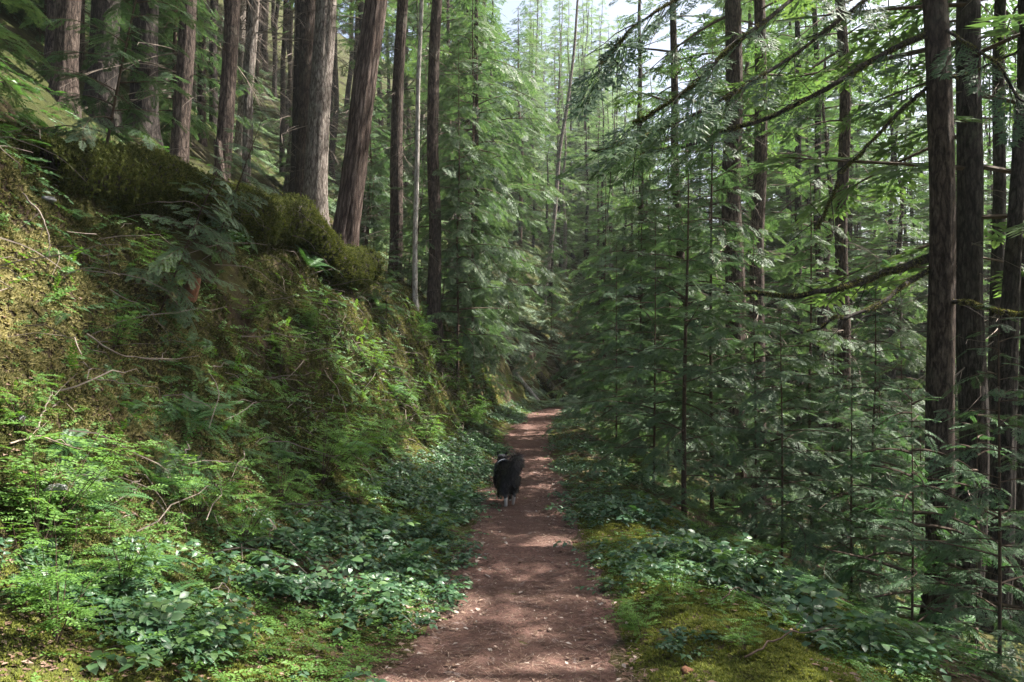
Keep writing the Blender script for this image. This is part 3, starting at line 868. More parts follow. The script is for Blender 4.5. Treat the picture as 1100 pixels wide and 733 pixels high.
# ------------------------------------------------------------------ mossy limbs of the near tree on the right
def limb(parent, pts, r0, r1, moss=.5, seed=0, twigs=6, name='limb', spray=0):
    r0, r1, twigs = r0 * (.72 if seed > 2 else .9), r1 * .7, twigs * 2
    pts = np.array(pts)
    q = np.linspace(0, 1, len(pts))
    qq = np.linspace(0, 1, 26)
    P = np.stack([np.interp(qq, q, pts[:, c]) for c in range(3)], -1)
    P[1:-1] = (P[:-2] + P[1:-1] * 2 + P[2:]) / 4
    P[1:-1] = (P[:-2] + P[1:-1] * 2 + P[2:]) / 4
    g = rng(900 + seed)
    P += np.stack([fbm(qq * 5, c, 0, 900 + seed, 3) * .07 for c in range(3)], -1) * qq[:, None]
    rad = (r0 + (r1 - r0) * qq) * (1 + .15 * noise(qq * 14, seed, 0, 3))
    b = MB()
    v, f = tubes(P[None], rad[None], 8)
    b.add(v, f)
    for k in range(twigs):
        s = g.integers(5, 25)
        d = nrm(P[s] - P[s - 1] + g.normal(0, .06, 3) + np.array([0, 0, -.02]))
        l = g.uniform(.2, .6)
        q5 = np.linspace(0, 1, 5)
        TP = P[s] + d * (q5 * l)[:, None] + np.array([0, 0, -.25 * l]) * (q5 ** 2)[:, None] + g.normal(0, .012, (5, 3)) * q5[:, None]
        v, f = tubes(TP[None], (.006 * (1 - .7 * q5))[None], 4)
        b.add(v, f)
    wmat = parent.matrix_world if False else None
    o = b.build(name, [M['barkdark']], parent, True)
    inv = (Matrix.Translation(parent.location) @ parent.rotation_euler.to_matrix().to_4x4()).inverted()
    o.data.transform(inv)
    if moss > 0:
        m = MB()
        n = int(900 * moss * np.linalg.norm(pts[-1] - pts[0]))
        k = g.uniform(0, 1, n) ** .8 * 25
        i0 = np.minimum(k.astype(int), 24)
        c = P[i0] + (P[i0 + 1] - P[i0]) * (k - i0)[:, None]
        d = nrm(P[i0 + 1] - P[i0])
        a = g.uniform(0, 2 * PI, n)
        side = nrm(np.cross(d, np.array([0, 0, 1.])))
        nn = side * np.cos(a)[:, None] + np.array([0, 0, 1.]) * np.sin(a)[:, None]
        keep = noise(k * .8, seed, 0, 77) + .3 * np.sin(a) > -.35
        O = c + nn * rad[i0][:, None] * .9
        up = nn + np.array([0, 0, -.25])
        for j in range(3):
            sel = keep & (np.arange(n) % 3 == j)
            m.stamp(TUFT[j], frames(d[sel], up[sel], g.uniform(.012, .028, sel.sum())), O[sel], 0, g.uniform(-.25, .2, sel.sum()))
        mo = m.build('moss', [M['moss']], o)
        mo['kind'] = 'stuff'
        mo.data.transform(inv)
    if spray:
        s_ = MB()
        k = np.linspace(4, 25, spray).astype(int)
        d = nrm(P[np.minimum(k, 25)] - P[k - 1])
        sg = np.where(np.arange(spray) % 2, 1, -1)
        an = sg * np.radians(g.uniform(25, 60, spray))
        d2 = np.stack([d[:, 0] * np.cos(an) - d[:, 1] * np.sin(an), d[:, 0] * np.sin(an) + d[:, 1] * np.cos(an), d[:, 2] - .15], -1)
        for j in range(3):
            sel = np.arange(spray) % 3 == j
            s_.stamp(S_HI[j], frames(d2[sel], np.array([0.05, -.1, 1]), g.uniform(.45, .8, sel.sum())), P[k][sel], 0, g.uniform(-.15, .1, sel.sum()))
        so = s_.build('foliage', [M['hemlock']], o)
        so.data.transform(inv)
    return o

D6 = 8.5
limb(r6, [W(1003, 276, D6), W(960, 290, D6 - .3), W(915, 309, D6 - .5), W(860, 320, D6 - .6), W(800, 321, D6 - .5)], .052, .02, .6, 1, 3)
limb(r6, [W(1003, 288, D6), W(975, 304, D6 - .4), W(935, 330, D6 - .8), W(900, 346, D6 - 1), W(868, 358, D6 - 1.1)], .035, .010, .35, 2, 4)
limb(r6, [W(998, 36, D6), W(960, 52, D6 - .2), W(900, 88, D6 - .5), W(830, 122, D6 - .7), W(740, 158, D6 - .8), W(660, 176, D6 - .6)], .05, .012, .3, 3, 10, spray=12)
limb(r6, [W(998, 92, D6), W(960, 125, D6 - .3), W(920, 170, D6 - .5), W(892, 208, D6 - .6), W(872, 250, D6 - .7)], .026, .008, .5, 4, 5)
limb(r6, [W(1010, 325, D6), W(1040, 324, D6 - .4), W(1075, 331, D6 - .7), W(1130, 337, D6 - .9)], .035, .028, 1.0, 5, 2)
limb(r6, [W(1010, 85, D6), W(1050, 78, D6 - .5), W(1100, 48, D6 - .9), W(1180, 10, D6 - 1)], .022, .012, .2, 6, 3)
limb(r6, [W(998, -60, D6), W(930, 0, D6 - .6), W(850, 62, D6 - 1.2), W(790, 105, D6 - 1.5), W(700, 150, D6 - 1.7), W(640, 160, D6 - 1.8)], .035, .008, .15, 7, 10, spray=14)
limb(r6, [W(998, -90, D6), W(900, -40, D6 - .8), W(800, 40, D6 - 1.8), W(740, 95, D6 - 2.0), W(690, 125, D6 - 2.0)], .035, .01, .3, 8, 8, spray=14)
limb(r6, [W(998, -120, D6), W(880, -70, D6 - 1.2), W(780, -30, D6 - 1.8), W(700, 20, D6 - 2.2), W(640, 62, D6 - 2.3)], .03, .008, .2, 9, 8, spray=14)
limb(r6, [W(1012, 30, D6), W(1060, 60, D6 - 1), W(1110, 110, D6 - 1.6), W(1160, 150, D6 - 1.8)], .026, .01, .3, 10, 4, spray=10)

# ------------------------------------------------------------------ moss, logs, snags
def moss_field(name, n, seed, tfun, yrange, size, dens=None, m='moss'):
    g = rng(seed)
    y = yrange[0] + (yrange[1] - yrange[0]) * g.uniform(0, 1, n) ** 1.5
    t = tfun(y, g.uniform(0, 1, n), g)
    x = pc(y) - t
    z = H(x, y)
    k = fbm(x * 1.1, y * 1.1, z * 1.1, seed + 1, 3) + g.normal(0, .15, n) > (-.15 if dens is None else dens)
    x, y, z = x[k], y[k], z[k]
    nn = Hn(x, y)
    a = g.uniform(0, 2 * PI, len(x))
    d = np.stack([np.cos(a), np.sin(a), np.zeros_like(a)], -1)
    d = nrm(d - nn * (d * nn).sum(1, keepdims=True))
    b = MB()
    up = nn + np.array([0, 0, -.25]) * (1 - nn[:, 2:3])
    tn = (-.16 if m == 'moss' else 0) + .30 * fbm(x * .9, y * .9, z, seed + 9, 3) + (.42 * np.exp(-(((x + 3.1) / .9) ** 2 + ((y - 5.0) / 1.3) ** 2)) if m == 'moss' else 0)  # last term paints a sun patch into the bank moss as a paler tint
    for j in range(3):
        s = np.arange(len(x)) % 3 == j
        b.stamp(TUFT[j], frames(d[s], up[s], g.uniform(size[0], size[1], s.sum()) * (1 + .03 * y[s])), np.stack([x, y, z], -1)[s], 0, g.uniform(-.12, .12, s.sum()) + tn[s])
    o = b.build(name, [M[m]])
    return tag(o, None, None, None, 'stuff')

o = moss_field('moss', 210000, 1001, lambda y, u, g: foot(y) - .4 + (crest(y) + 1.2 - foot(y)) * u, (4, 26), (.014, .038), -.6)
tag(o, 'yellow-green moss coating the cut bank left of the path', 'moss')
o = moss_field('moss', 60000, 1003, lambda y, u, g: -(hw(y) - .02 + (2.0) * u), (3.0, 10), (.010, .026), -.95, 'mossy')
tag(o, 'bright yellow-green moss carpet on the right shoulder of the path', 'moss')
o = moss_field('moss', 50000, 1005, lambda y, u, g: hw(y) + .1 + (foot(y) + .6 - hw(y)) * u, (2.6, 12), (.010, .024), -.1, 'mossy')
tag(o, 'patchy moss on the flat ground left of the path', 'moss')

def mossy_log(name, label, pts, r0, r1, moss=1.0, seed=0, barkm='barkdark', hang=0.0, lump=.2, part=False):
    pts = np.array(pts)
    t = thing(name, label, 'log', tuple(pts[0]))
    q = np.linspace(0, 1, len(pts)); n = 60
    qq = np.linspace(0, 1, n)
    P = np.stack([np.interp(qq, q, pts[:, c]) for c in range(3)], -1)
    for _ in range(4):
        P[1:-1] = (P[:-2] + P[1:-1] * 2 + P[2:]) / 4
    rad = r0 + (r1 - r0) * qq
    b = MB()
    v, f = tubes(P[None], rad[None], 18)
    v = v.reshape(n, 18, 3)
    c = P[:, None]
    nv = (v - c) / rad[:, None, None]
    v = c + nv * rad[:, None, None] * (1 + lump * fbm(v[..., 0] * 2.2, v[..., 1] * 2.2, v[..., 2] * 2.2, 77 + seed, 3))[..., None]
    b.add(v.reshape(-1, 3), f)
    n0 = 0
    for e, s in ((0, 1), (n - 1, -1)):
        b.add(np.concatenate([P[e][None], v[e]]), None, [(0, 1 + (k + (s > 0)) % 18, 1 + (k + (s < 0)) % 18) for k in range(18)])
    o = b.build('bark', [M[barkm]], t, True)
    o.data.transform(Matrix.Translation(-Vector(pts[0])))
    if moss:
        g = rng(1100 + seed)
        N = int(5200 * moss * r0 * np.linalg.norm(pts[-1] - pts[0]) / .35)
        i0 = g.integers(0, n, N); j0 = g.integers(0, 18, N)
        O = v[i0, j0] + g.normal(0, .03, (N, 3))
        nn = nv[i0, j0]
        keep = noise(O[:, 0] * 2.5, O[:, 1] * 2.5, O[:, 2] * 2.5, 5 + seed) + .8 * nn[:, 2] > -.6 if not hang else np.ones(N, bool)
        d = nrm(np.gradient(P, axis=0))[i0]
        mb = MB()
        up = nn + np.array([0, 0, -.5 * (hang > 0)])
        for j in range(3):
            s = keep & (np.arange(N) % 3 == j)
            mb.stamp(TUFT[j], frames(d[s], up[s], g.uniform(.018, .04, s.sum())), O[s], 0, g.uniform(-.3, .15, s.sum()))
        if hang:
            NH = int(2600 * np.linalg.norm(pts[-1] - pts[0]))
            i1 = g.integers(0, n, NH); j1 = g.integers(0, 18, NH)
            s = (nv[i1, j1][:, 2] < .25)
            O = v[i1, j1][s]
            hb = (np.array([(0, 0, 0), (.35, .09, .03), (1, 0, 0), (.4, -.08, -.03)], float), np.array([(0, 1, 2, 3)]), np.zeros((0, 3), int), np.full(4, .4))
            dd = np.stack([g.normal(0, .12, s.sum()), g.normal(0, .12, s.sum()), -np.ones(s.sum())], -1)
            mb.stamp(hb, frames(dd, nv[i1, j1][s] + .01, hang * g.uniform(.2, 1, s.sum()) ** 1.5), O, 0, g.uniform(-.3, .1, s.sum()))
        mo = mb.build('moss', [M['logmoss' if hang else 'moss']], t)
        mo['kind'] = 'stuff'
        mo.data.transform(Matrix.Translation(-Vector(pts[0])))
    return t

def on(x, y, dz=0.0):
    return (x, y, float(H(x, y)) + dz)
lp = []
for y in (6.2, 7.2, 8.2, 9.4, 10.8, 12.2, 13.4):
    x = float(pc(y) - crest(y))
    lp.append((x + .36, y, float(H(x, y)) + .02))
lp[0] = (lp[0][0] - .1, lp[0][1], lp[0][2] - .35)
lp[-1] = (lp[-1][0] + .12, lp[-1][1], lp[-1][2] - .08)
mossy_log('mossy_log', 'thick moss-covered log lying along the lip of the left bank', lp, .19, .29, 2.8, 1, 'barkdark', .10, .26)
def onpx(px, d, dz):
    return on((px - 550) / 856 * d, d, dz)
mossy_log('fallen_log', 'thick dark mossy log slanting down to the path at its far bend', [W(554, 386, 34.8), W(580, 407, 33.8), onpx(603, 33.0, .08)], .30, .24, .5, 2, 'barkdark')
mossy_log('fallen_log', 'thin pale barkless log slanting beside the thick dark one at the far bend', [W(528, 380, 32.2), W(552, 399, 31.4), onpx(579, 30.8, .05)], .09, .07, 0, 3, 'birch', 0, .05)
mossy_log('fallen_log', 'short narrow log furthest back in the heap at the far bend', [W(582, 396, 36.0), W(594, 408, 35.5), onpx(610, 35.0, .05)], .10, .09, .5, 4, 'bark')

def snag(label, x, y, h, r, lean, seed, m='rot'):
    g = rng(seed)
    t = thing('broken_snag', label, 'stump', on(x, y), lean_rot(lean[0], lean[1], 1))
    sides, K = 14, 18
    zs = np.linspace(-.3, h, K)
    a = np.arange(sides) / sides * 2 * PI
    Z, A_ = np.meshgrid(zs, a, indexing='ij')
    rr = r * (1 - .35 * np.clip(Z / h, 0, 1)) * (1 + .25 * noise(np.cos(A_) * 2.2, np.sin(A_) * 2.2, Z * .8, seed))
    top = (1 - .35 * g.uniform(0, 1, sides))[None] * np.ones((K, 1))
    Zt = np.where(Z > h * .7, h * .7 + (Z - h * .7) * top * 1.0, Z)
    V = np.stack([np.cos(A_) * rr, np.sin(A_) * rr, Zt], -1)
    i = np.arange(Z.size).reshape(Z.shape)
    b = MB()
    b.add(V, np.stack([i[:-1], np.roll(i[:-1], -1, 1), np.roll(i[1:], -1, 1), i[1:]], -1).reshape(-1, 4))
    b.add(np.concatenate([[(0, 0, h * .6)], V[-1]]), None, [(0, 1 + k, 1 + (k + 1) % sides) for k in range(sides)])
    b.build('trunk', [M[m]], t, True)
    g2 = g.uniform(0, 2 * PI, 8)
    mb = MB()
    n = 500
    aa, zz = g.uniform(0, 2 * PI, n), g.uniform(-.1, h * .45, n)
    O = np.stack([np.cos(aa) * r * .95, np.sin(aa) * r * .95, zz], -1)
    nn = np.stack([np.cos(aa), np.sin(aa), 0 * aa], -1)
    mb.stamp(TUFT[0], frames(np.cross(nn, [0, 0, 1.]), nn, g.uniform(.02, .035, n)), O, 0, g.uniform(-.3, .1, n))
    mo = mb.build('moss', [M['moss']], t); mo['kind'] = 'stuff'
    return t
snag('jagged brown broken snag on the hillside above the mossy log', (243 - 550) / 856 * 11.8, 11.8, 1.25, .085, (-.12, 0), 31, 'bark')
snag('reddish rotten stump hanging in the shaded cut of the bank', -2.9, 7.0, .45, .08, (.35, -.1), 32)

# ------------------------------------------------------------------ shrubs, ferns
def huckle_mesh(seed, n_st=9, h=1.0, ntw=90):
    g = rng(seed)
    b = MB()
    K = 6; q = np.linspace(0, 1, K)
    az = g.uniform(0, 2 * PI, n_st); ht = h * g.uniform(.55, 1.05, n_st); sp = g.uniform(.15, .6, n_st) * h
    P = np.stack([np.cos(az)[:, None] * sp[:, None] * q ** 1.3, np.sin(az)[:, None] * sp[:, None] * q ** 1.3, ht[:, None] * q], -1) + g.normal(0, .015, (n_st, K, 3)) * q[None, :, None]
    P[:, 0, 2] -= .05
    v, f = tubes(P, .006 * (1 - .7 * q)[None] * np.ones((n_st, 1)), 4)
    b.add(v, f, None, 1)
    k = g.integers(0, n_st, ntw); s = g.uniform(.3, 1, ntw) * (K - 1)
    i0 = np.minimum(s.astype(int), K - 2)
    O = P[k, i0] + (P[k, i0 + 1] - P[k, i0]) * (s - i0)[:, None]
    a = az[k] + g.normal(0, 1.1, ntw)
    d = np.stack([np.cos(a), np.sin(a), g.uniform(-.1, .45, ntw)], -1)
    L = g.uniform(.16, .34, ntw) * h ** .5
    # short woody side branch carrying two twigs
    up = np.stack([g.normal(0, .2, ntw), g.normal(0, .2, ntw), np.ones(ntw)], -1)
    for j in range(3):
        m = np.arange(ntw) % 3 == j
        b.stamp(HUCK[j], frames(d[m], up[m], L[m]), O[m], 0, g.uniform(-.15, .15, m.sum()))
        a2 = a + g.choice([-1, 1], ntw) * g.uniform(.5, .9, ntw)
        d2 = np.stack([np.cos(a2), np.sin(a2), g.uniform(-.1, .2, ntw)], -1)
        b.stamp(HUCK[(j + 1) % 3], frames(d2[m], up[m], L[m] * .8), O[m] + nrm(d[m]) * (L[m] * .4)[:, None], 0, g.uniform(-.15, .15, m.sum()))
    return b.mesh('foliage', [M['huckle'], M['stem']])
def salal_mesh(seed, n=16, sc_=.43):
    g = rng(seed)
    b = MB()
    a = g.uniform(0, 2 * PI, n)
    O = np.stack([np.cos(a), np.sin(a), 0 * a], -1) * g.uniform(0, .22, n)[:, None]
    d = np.stack([np.cos(a), np.sin(a), g.uniform(-.1, .5, n)], -1)
    for j in range(4):
        m = np.arange(n) % 4 == j
        b.stamp(SALAL[j], frames(d[m], np.array([0, 0, 1.]), sc_ * g.uniform(.65, 1.2, m.sum())), O[m], 0, g.uniform(-.15, .15, m.sum()))
    return b.mesh('foliage', [M['salal']], True)
def fern_mesh(seed, n=15, L=.75):
    g = rng(seed)
    b = MB()
    a = np.arange(n) / n * 2 * PI + g.normal(0, .2, n)
    d = np.stack([np.cos(a), np.sin(a), g.uniform(.1, .75, n)], -1)
    O = np.stack([np.cos(a) * .03, np.sin(a) * .03, 0 * a], -1)
    for j in range(2):
        m = np.arange(n) % 2 == j
        b.stamp(FROND[j], frames(d[m], np.array([0, 0, 1.]), L * g.uniform(.65, 1.15, m.sum())), O[m], 0, g.uniform(-.15, .15, m.sum()))
    return b.mesh('foliage', [M['fern']])
HK = [huckle_mesh(1200 + i, 9 + i, [1.0, .8, 1.25, .9][i], [80, 64, 110, 76][i]) for i in range(4)]
SL = [salal_mesh(1210 + i, 19 + 4 * i) for i in range(3)]
FN = [fern_mesh(1220 + i, 13 + 2 * i) for i in range(3)]

def plant(name, label, cat, me, x, y, s, seed, group=None, lift=0.0, tilt=.25):
    o = link(name, me)
    n = Hn(np.array([x]), np.array([y]))[0]
    o.location = on(x, y, lift - .02)
    o.rotation_euler = (Vector((n[0] * tilt, n[1] * tilt, 1)).to_track_quat('Z', 'Y') @ Matrix.Rotation(random.Random(seed).uniform(0, 6.28), 3, 'Z').to_quaternion()).to_euler()
    o.scale = (s, s, s)
    return tag(o, label, cat, group)

def hit(px, py):
    """where the sight line through a pixel of the photograph meets the land"""
    ds = np.arange(2.5, 60, .02)
    x = (px - 550) / 856 * ds
    z = CAMZ + (403 - py) / 856 * ds
    k = np.argmax(z < H(x, ds))
    return float(x[k]), float(ds[k])

GH, GS, GF = 'huckleberry bushes', 'salal clumps', 'sword ferns'
hk = [(60, 690, 0.54, 'bright green small-leaved bush at the lower left corner'), (130, 640, 0.58, 'airy small-leaved bush in front of the ferns at left'),
      (40, 600, 0.58, 'bright small-leaved bush at the foot of the sunlit mossy bank'), (210, 560, 0.61, 'feathery bright bush left of the salal patch'),
      (260, 590, 0.50, 'yellowish small-leaved bush in the middle of the left undergrowth'), (300, 545, 0.58, 'dense bright bush below the shaded cut bank'),
      (345, 520, 0.65, 'rounded bright bush halfway along the left bank foot'), (385, 545, 0.50, 'low bright bush at the left verge near the salal'),
      (410, 490, 0.68, 'spreading bright bush under the dark overhang'), (455, 475, 0.65, 'bright bush at the bank foot left of the dog'),
      (500, 462, 0.65, 'sunlit bush on the bank just beyond the dog'), (545, 450, 0.65, 'sunlit bush below the slanting logs'), (300, 400, 0.50, 'bright bush growing out of the bare bank'),
      (265, 350, 0.43, 'small bright bush on the bank under the mossy log'), (340, 370, 0.50, 'bright bush hanging below the end of the mossy log'),
      (165, 300, 0.50, 'dim bush in the shaded hollow of the bank'), (120, 380, 0.40, 'sparse bush beside the sunlit moss of the bank'),
      (470, 395, 1.0, 'pale leafy bush on the far bank slope'), (510, 415, 0.65, 'light green bush above the thin pale log'),
      (430, 440, 0.58, 'shadowed bush in the middle of the far bank'), (448, 372, .7, 'leafy bush on the upper face of the far bank'), (488, 425, .8, 'leafy bush midway up the far bank left of the logs'), (528, 432, .8, 'leafy bush at the bank foot just before the logs'), (400, 400, .6, 'low leafy bush on the bank below the mossy log end'), (20, 470, 0.36, 'small bush low on the sunlit bank'),
      (690, 500, 0.58, 'bright bush on the right verge beside the dog'), (740, 540, 0.54, 'bright green bush under the nearest hemlock sapling'),
      (655, 470, 0.58, 'low bush at the right path edge beyond the dog'), (720, 640, .3, 'tiny leafy bush in the middle of the right-hand moss'), (800, 700, .3, 'tiny leafy bush low in the right-hand moss'), (690, 690, .25, 'tiny leafy sprig where the right-hand moss meets the path'), (760, 590, .5, 'leafy bush behind the right-hand moss'), (850, 600, .6, 'leafy bush at the brink of the right slope'), (800, 520, 0.50, 'leafy bush under the hemlocks down the right slope')]
for k, (px, py, s, lb) in enumerate(hk):
    x, y = hit(px, py)
    plant('huckleberry_bush', lb, 'bush', HK[k % 4], x, y, s, k, GH)
sl = [(170, 705, .9, 'big-leaved salal clump nearest the camera on the left'), (215, 690, .9, 'salal clump with broad leaves right of the nearest left clump'), (330, 640, .95, 'broad-leaved salal clump beside the sunny litter on the left'),
      (375, 660, .8, 'salal clump at the left path edge in the foreground'), (420, 610, .85, 'dark glossy salal clump along the left path edge'), (455, 575, .85, 'glossy salal clump left of the dog'), (480, 545, .9, 'salal clump brushing the path just left of the dog'),
      (300, 605, .8, 'salal clump half under the bright bushes on the left'), (380, 580, .9, 'wide salal clump in the left verge'), (495, 505, .9, 'sunlit salal clump beyond the dog at left'),
      (690, 560, .95, 'salal clump with pale leaves on the right path edge'), (665, 520, .95, 'salal clump at the right path edge beside the dog'), (705, 610, .7, 'small salal clump bordering the right-hand moss'),
      (780, 610, 1.0, 'tall salal clump on the right between moss and saplings'), (830, 650, .95, 'dark salal clump leaning over the right-hand moss'), (880, 690, .95, 'salal clump with large drooping leaves at the lower right'), (940, 715, .9, 'salal clump in the bottom right corner'),
      (735, 700, .55, 'small salal sprout in the yellow moss'), (640, 490, .95, 'salal clump at the right edge further along the path'), (230, 260, .6, 'dark salal clump on the bank beneath the mossy log'), (60, 560, .5, 'small dark salal on the sunlit bank at left')]
for k, (px, py, s, lb) in enumerate(sl):
    x, y = hit(px, py)
    plant('salal_shrub', lb, 'shrub', SL[k % 3], x, y, s * (.82 if y < 4.6 else 1.05), 50 + k, GS)
fn = [(85, 540, 0.54, 'upright sword fern at the left foot of the bank'), (165, 520, 0.65, 'large sword fern below the pale stick on the bank'), (150, 610, 0.50, 'sword fern half hidden by bright bushes at left'), (160, 650, 0.43, 'low fern in the lower left undergrowth'),
      (200, 450, 0.58, 'sword fern hanging in the dark cut of the bank'), (365, 480, 0.58, 'sword fern at the foot of the bank under the overhang'), (300, 490, 0.43, 'small fern near the bright rounded bush'), (440, 300, 0.65, 'pale fern on the crest right of the red-barked conifer'),
      (405, 330, 0.65, 'pale fern hanging over the bank edge by the mossy log end'), (455, 350, 0.58, 'fern among the bushes on the far crest'), (960, 705, 0.43, 'silvery fern frond clump at the lower right'), (290, 130, 0.65, 'fern in shade below the pale trunk'), (330, 285, 0.65, 'fern on top of the mossy log'), (420, 420, 0.58, 'fern in the middle of the far bank'), (65, 480, 0.36, 'small fern on the sunlit bank'), (40, 640, 0.43, 'fern at the left edge low in the view'),
      (1000, 690, 0.36, 'fern in the deep shade at the bottom right')]
for k, (px, py, s, lb) in enumerate(fn):
    x, y = hit(px, py)
    plant('sword_fern', lb, 'fern', FN[k % 3], x, y, s, 90 + k, GF, tilt=.6)

# ground cover nobody could count
def cover(name, label, n, seed, tf, yr, tpls, m, size, dens, cat='ground cover', lift=0.0, flat=.25, ypow=1.4):
    g = rng(seed)
    y = yr[0] + (yr[1] - yr[0]) * g.uniform(0, 1, n) ** ypow
    t = tf(y, g.uniform(0, 1, n))
    x = pc(y) - t
    k = fbm(x * .9, y * .9, 0, seed + 3, 3) + g.normal(0, .2, n) > dens
    x, y = x[k], y[k]
    z = H(x, y)
    nn = Hn(x, y)
    a = g.uniform(0, 2 * PI, len(x))
    d = np.stack([np.cos(a), np.sin(a), g.uniform(-.1, flat, len(x))], -1)
    up = nn * .5 + np.array([0, 0, .7]) + g.normal(0, .12, nn.shape)
    d = d - nn * (d * nn).sum(1, keepdims=True) * .7
    b = MB()
    for j, tp in enumerate(tpls):
        s = np.arange(len(x)) % len(tpls) == j
        b.stamp(tp, frames(d[s], up[s], g.uniform(size[0], size[1], s.sum())), np.stack([x, y, z + lift], -1)[s], 0, g.uniform(-.2, .2, s.sum()))
    o = b.build(name, [M[m]])
    return tag(o, label, cat, None, 'stuff')
L_ = lambda a, c: (lambda y, u: hw(y) * .96 + a + (foot(y) + c - hw(y)) * u)
R_ = lambda a, c: (lambda y, u: -(hw(y) * .96 + a + c * u))
cover('salal_carpet', 'low glossy salal carpet along the left side of the path', 4200, 1301, L_(-.10, .1), (3.7, 30), SALAL, 'salal', (.15, .34), -.12)
cover('salal_carpet', 'low glossy salal carpet along the right side of the path', 3000, 1302, R_(-.08, 1.5), (5.8, 30), SALAL, 'salal', (.16, .36), -.12)
cover('small_leaf_cover', 'fine bright green seedlings over the left verge and bank', 11000, 1303, L_(.04, 1.2), (2.9, 28), HUCK, 'huckle', (.07, .19), -.1, lift=.04, flat=.8)
cover('small_leaf_cover', 'fine bright green seedlings over the right verge and slope', 9500, 1304, R_(.03, 3.6), (3.2, 24), HUCK, 'huckle', (.07, .20), -.02, lift=.04, flat=.8)
cover('slope_undergrowth', 'dark ferny undergrowth on the slope falling away to the right', 5200, 1305, lambda y, u: -(1.9 + 12 * u), (4.5, 28), [FROND[0], S_HI[1], S_HI[2]], 'fern', (.3, .75), -.2, flat=1.0)
cover('crest_undergrowth', 'ferny undergrowth on the hillside above the left bank', 11000, 1306, lambda y, u: crest(y) + .2 + 12 * u, (7, 40), [FROND[0], HUCK[1], HUCK[0]], 'fern', (.16, .42), -.15, flat=.9)
cover('bank_undergrowth', 'dark sprays and small ferns hanging over the face of the left bank', 2200, 1311, lambda y, u: foot(y) + (crest(y) + .2 - foot(y)) * u, (5.5, 26), [HUCK[0], S_HI[1], HUCK[1], FROND[1], HUCK[2]], 'fern', (.12, .34), .05, flat=.5, lift=.03)
cover('bank_undergrowth', 'small bright leaves sprinkled over the left bank', 3200, 1312, lambda y, u: foot(y) + (crest(y) - foot(y)) * u, (5, 30), HUCK, 'huckle', (.09, .24), .08, flat=.9, lift=.03)
cover('far_undergrowth', 'green undergrowth over the hillside beyond the path bend', 7000, 1321, lambda y, u: -4 + 30 * u, (30, 95), [S_MID[0], S_MID[1], S_CED[0]], 'pale', (.6, 1.5), -.4, flat=.9, lift=.1)  # leaves carry the needle colour with haze and sun painted in
cover('leaf_litter', 'twigs and brown leaves over the left bank', 16000, 1313, lambda y, u: foot(y) + (crest(y) + 1.5 - foot(y)) * u, (4, 18), [KITE], 'litter', (.02, .06), -.1, lift=.01)
cover('leaf_litter', 'brown fallen leaves on the left verge', 9000, 1307, L_(-.15, .8), (2.8, 14), [KITE], 'litter', (.015, .05), -.4, lift=.008, flat=.2)
cover('leaf_litter', 'brown fallen leaves on the right verge and slope', 6000, 1308, R_(-.12, 3), (3.2, 14), [KITE], 'litter', (.02, .07), -.2, lift=.008, flat=.2)

# needles, leaf flecks and small debris trodden into the path
g = rng(1400)
n = 26000
y = 3.2 + 17 * g.uniform(0, 1, n) ** 1.7
x = pc(y) - hw(y) * 1.05 * g.uniform(-1, 1, n)
z = H(x, y) + .022
a = g.uniform(0, 2 * PI, n)
d = np.stack([np.cos(a), np.sin(a), g.normal(0, .12, n)], -1)
b = MB()
ND = (np.array([(0, .5, 0), (0, -.5, 0), (1, -.4, 0), (1, .4, 0)], float), np.array([(0, 1, 2, 3)]), np.zeros((0, 3), int), np.full(4, .4))
ln = g.uniform(.02, .06, n)
b.stamp(ND, frames(d, np.array([0, 0, 1.]), np.stack([ln, np.full(n, .003), ln], -1)), np.stack([x, y, z], -1), 0, g.uniform(-.35, .45, n))
n = 2200
y = 3.2 + 12 * g.uniform(0, 1, n) ** 1.5
u = g.uniform(-1, 1, n)
x = pc(y) - hw(y) * 1.05 * np.sign(u) * np.abs(u) ** .6
a = g.uniform(0, 2 * PI, n)
d = np.stack([np.cos(a), np.sin(a), g.normal(0, .2, n)], -1)
b.stamp(KITE, frames(d, np.stack([g.normal(0, .3, n), g.normal(0, .3, n), np.ones(n)], -1), g.uniform(.012, .05, n)), np.stack([x, y, H(x, y) + .022], -1), 0, g.uniform(-.3, .5, n) ** 1)
n = 420
y = 3.1 + 4.5 * g.uniform(0, 1, n) ** 1.4
x = pc(y) - hw(y) * g.uniform(.15, 1.25, n) ** .7
kk = noise(x * 3.2, y * 3.2, 0, 91) > -.15
x, y = x[kk], y[kk]; n = len(x)
a = g.uniform(0, 2 * PI, n)
b.stamp(LEAF, frames(np.stack([np.cos(a), np.sin(a), g.normal(0, .1, n)], -1), np.stack([g.normal(0, .15, n), g.normal(0, .15, n), np.ones(n)], -1), g.uniform(.02, .07, n)), np.stack([x, y, H(x, y) + .026], -1), 0, g.uniform(.1, .5, n))
o = b.build('needle_litter', [M['litter']])
tag(o, 'conifer needles and leaf flecks trodden into the path', 'litter', None, 'stuff')

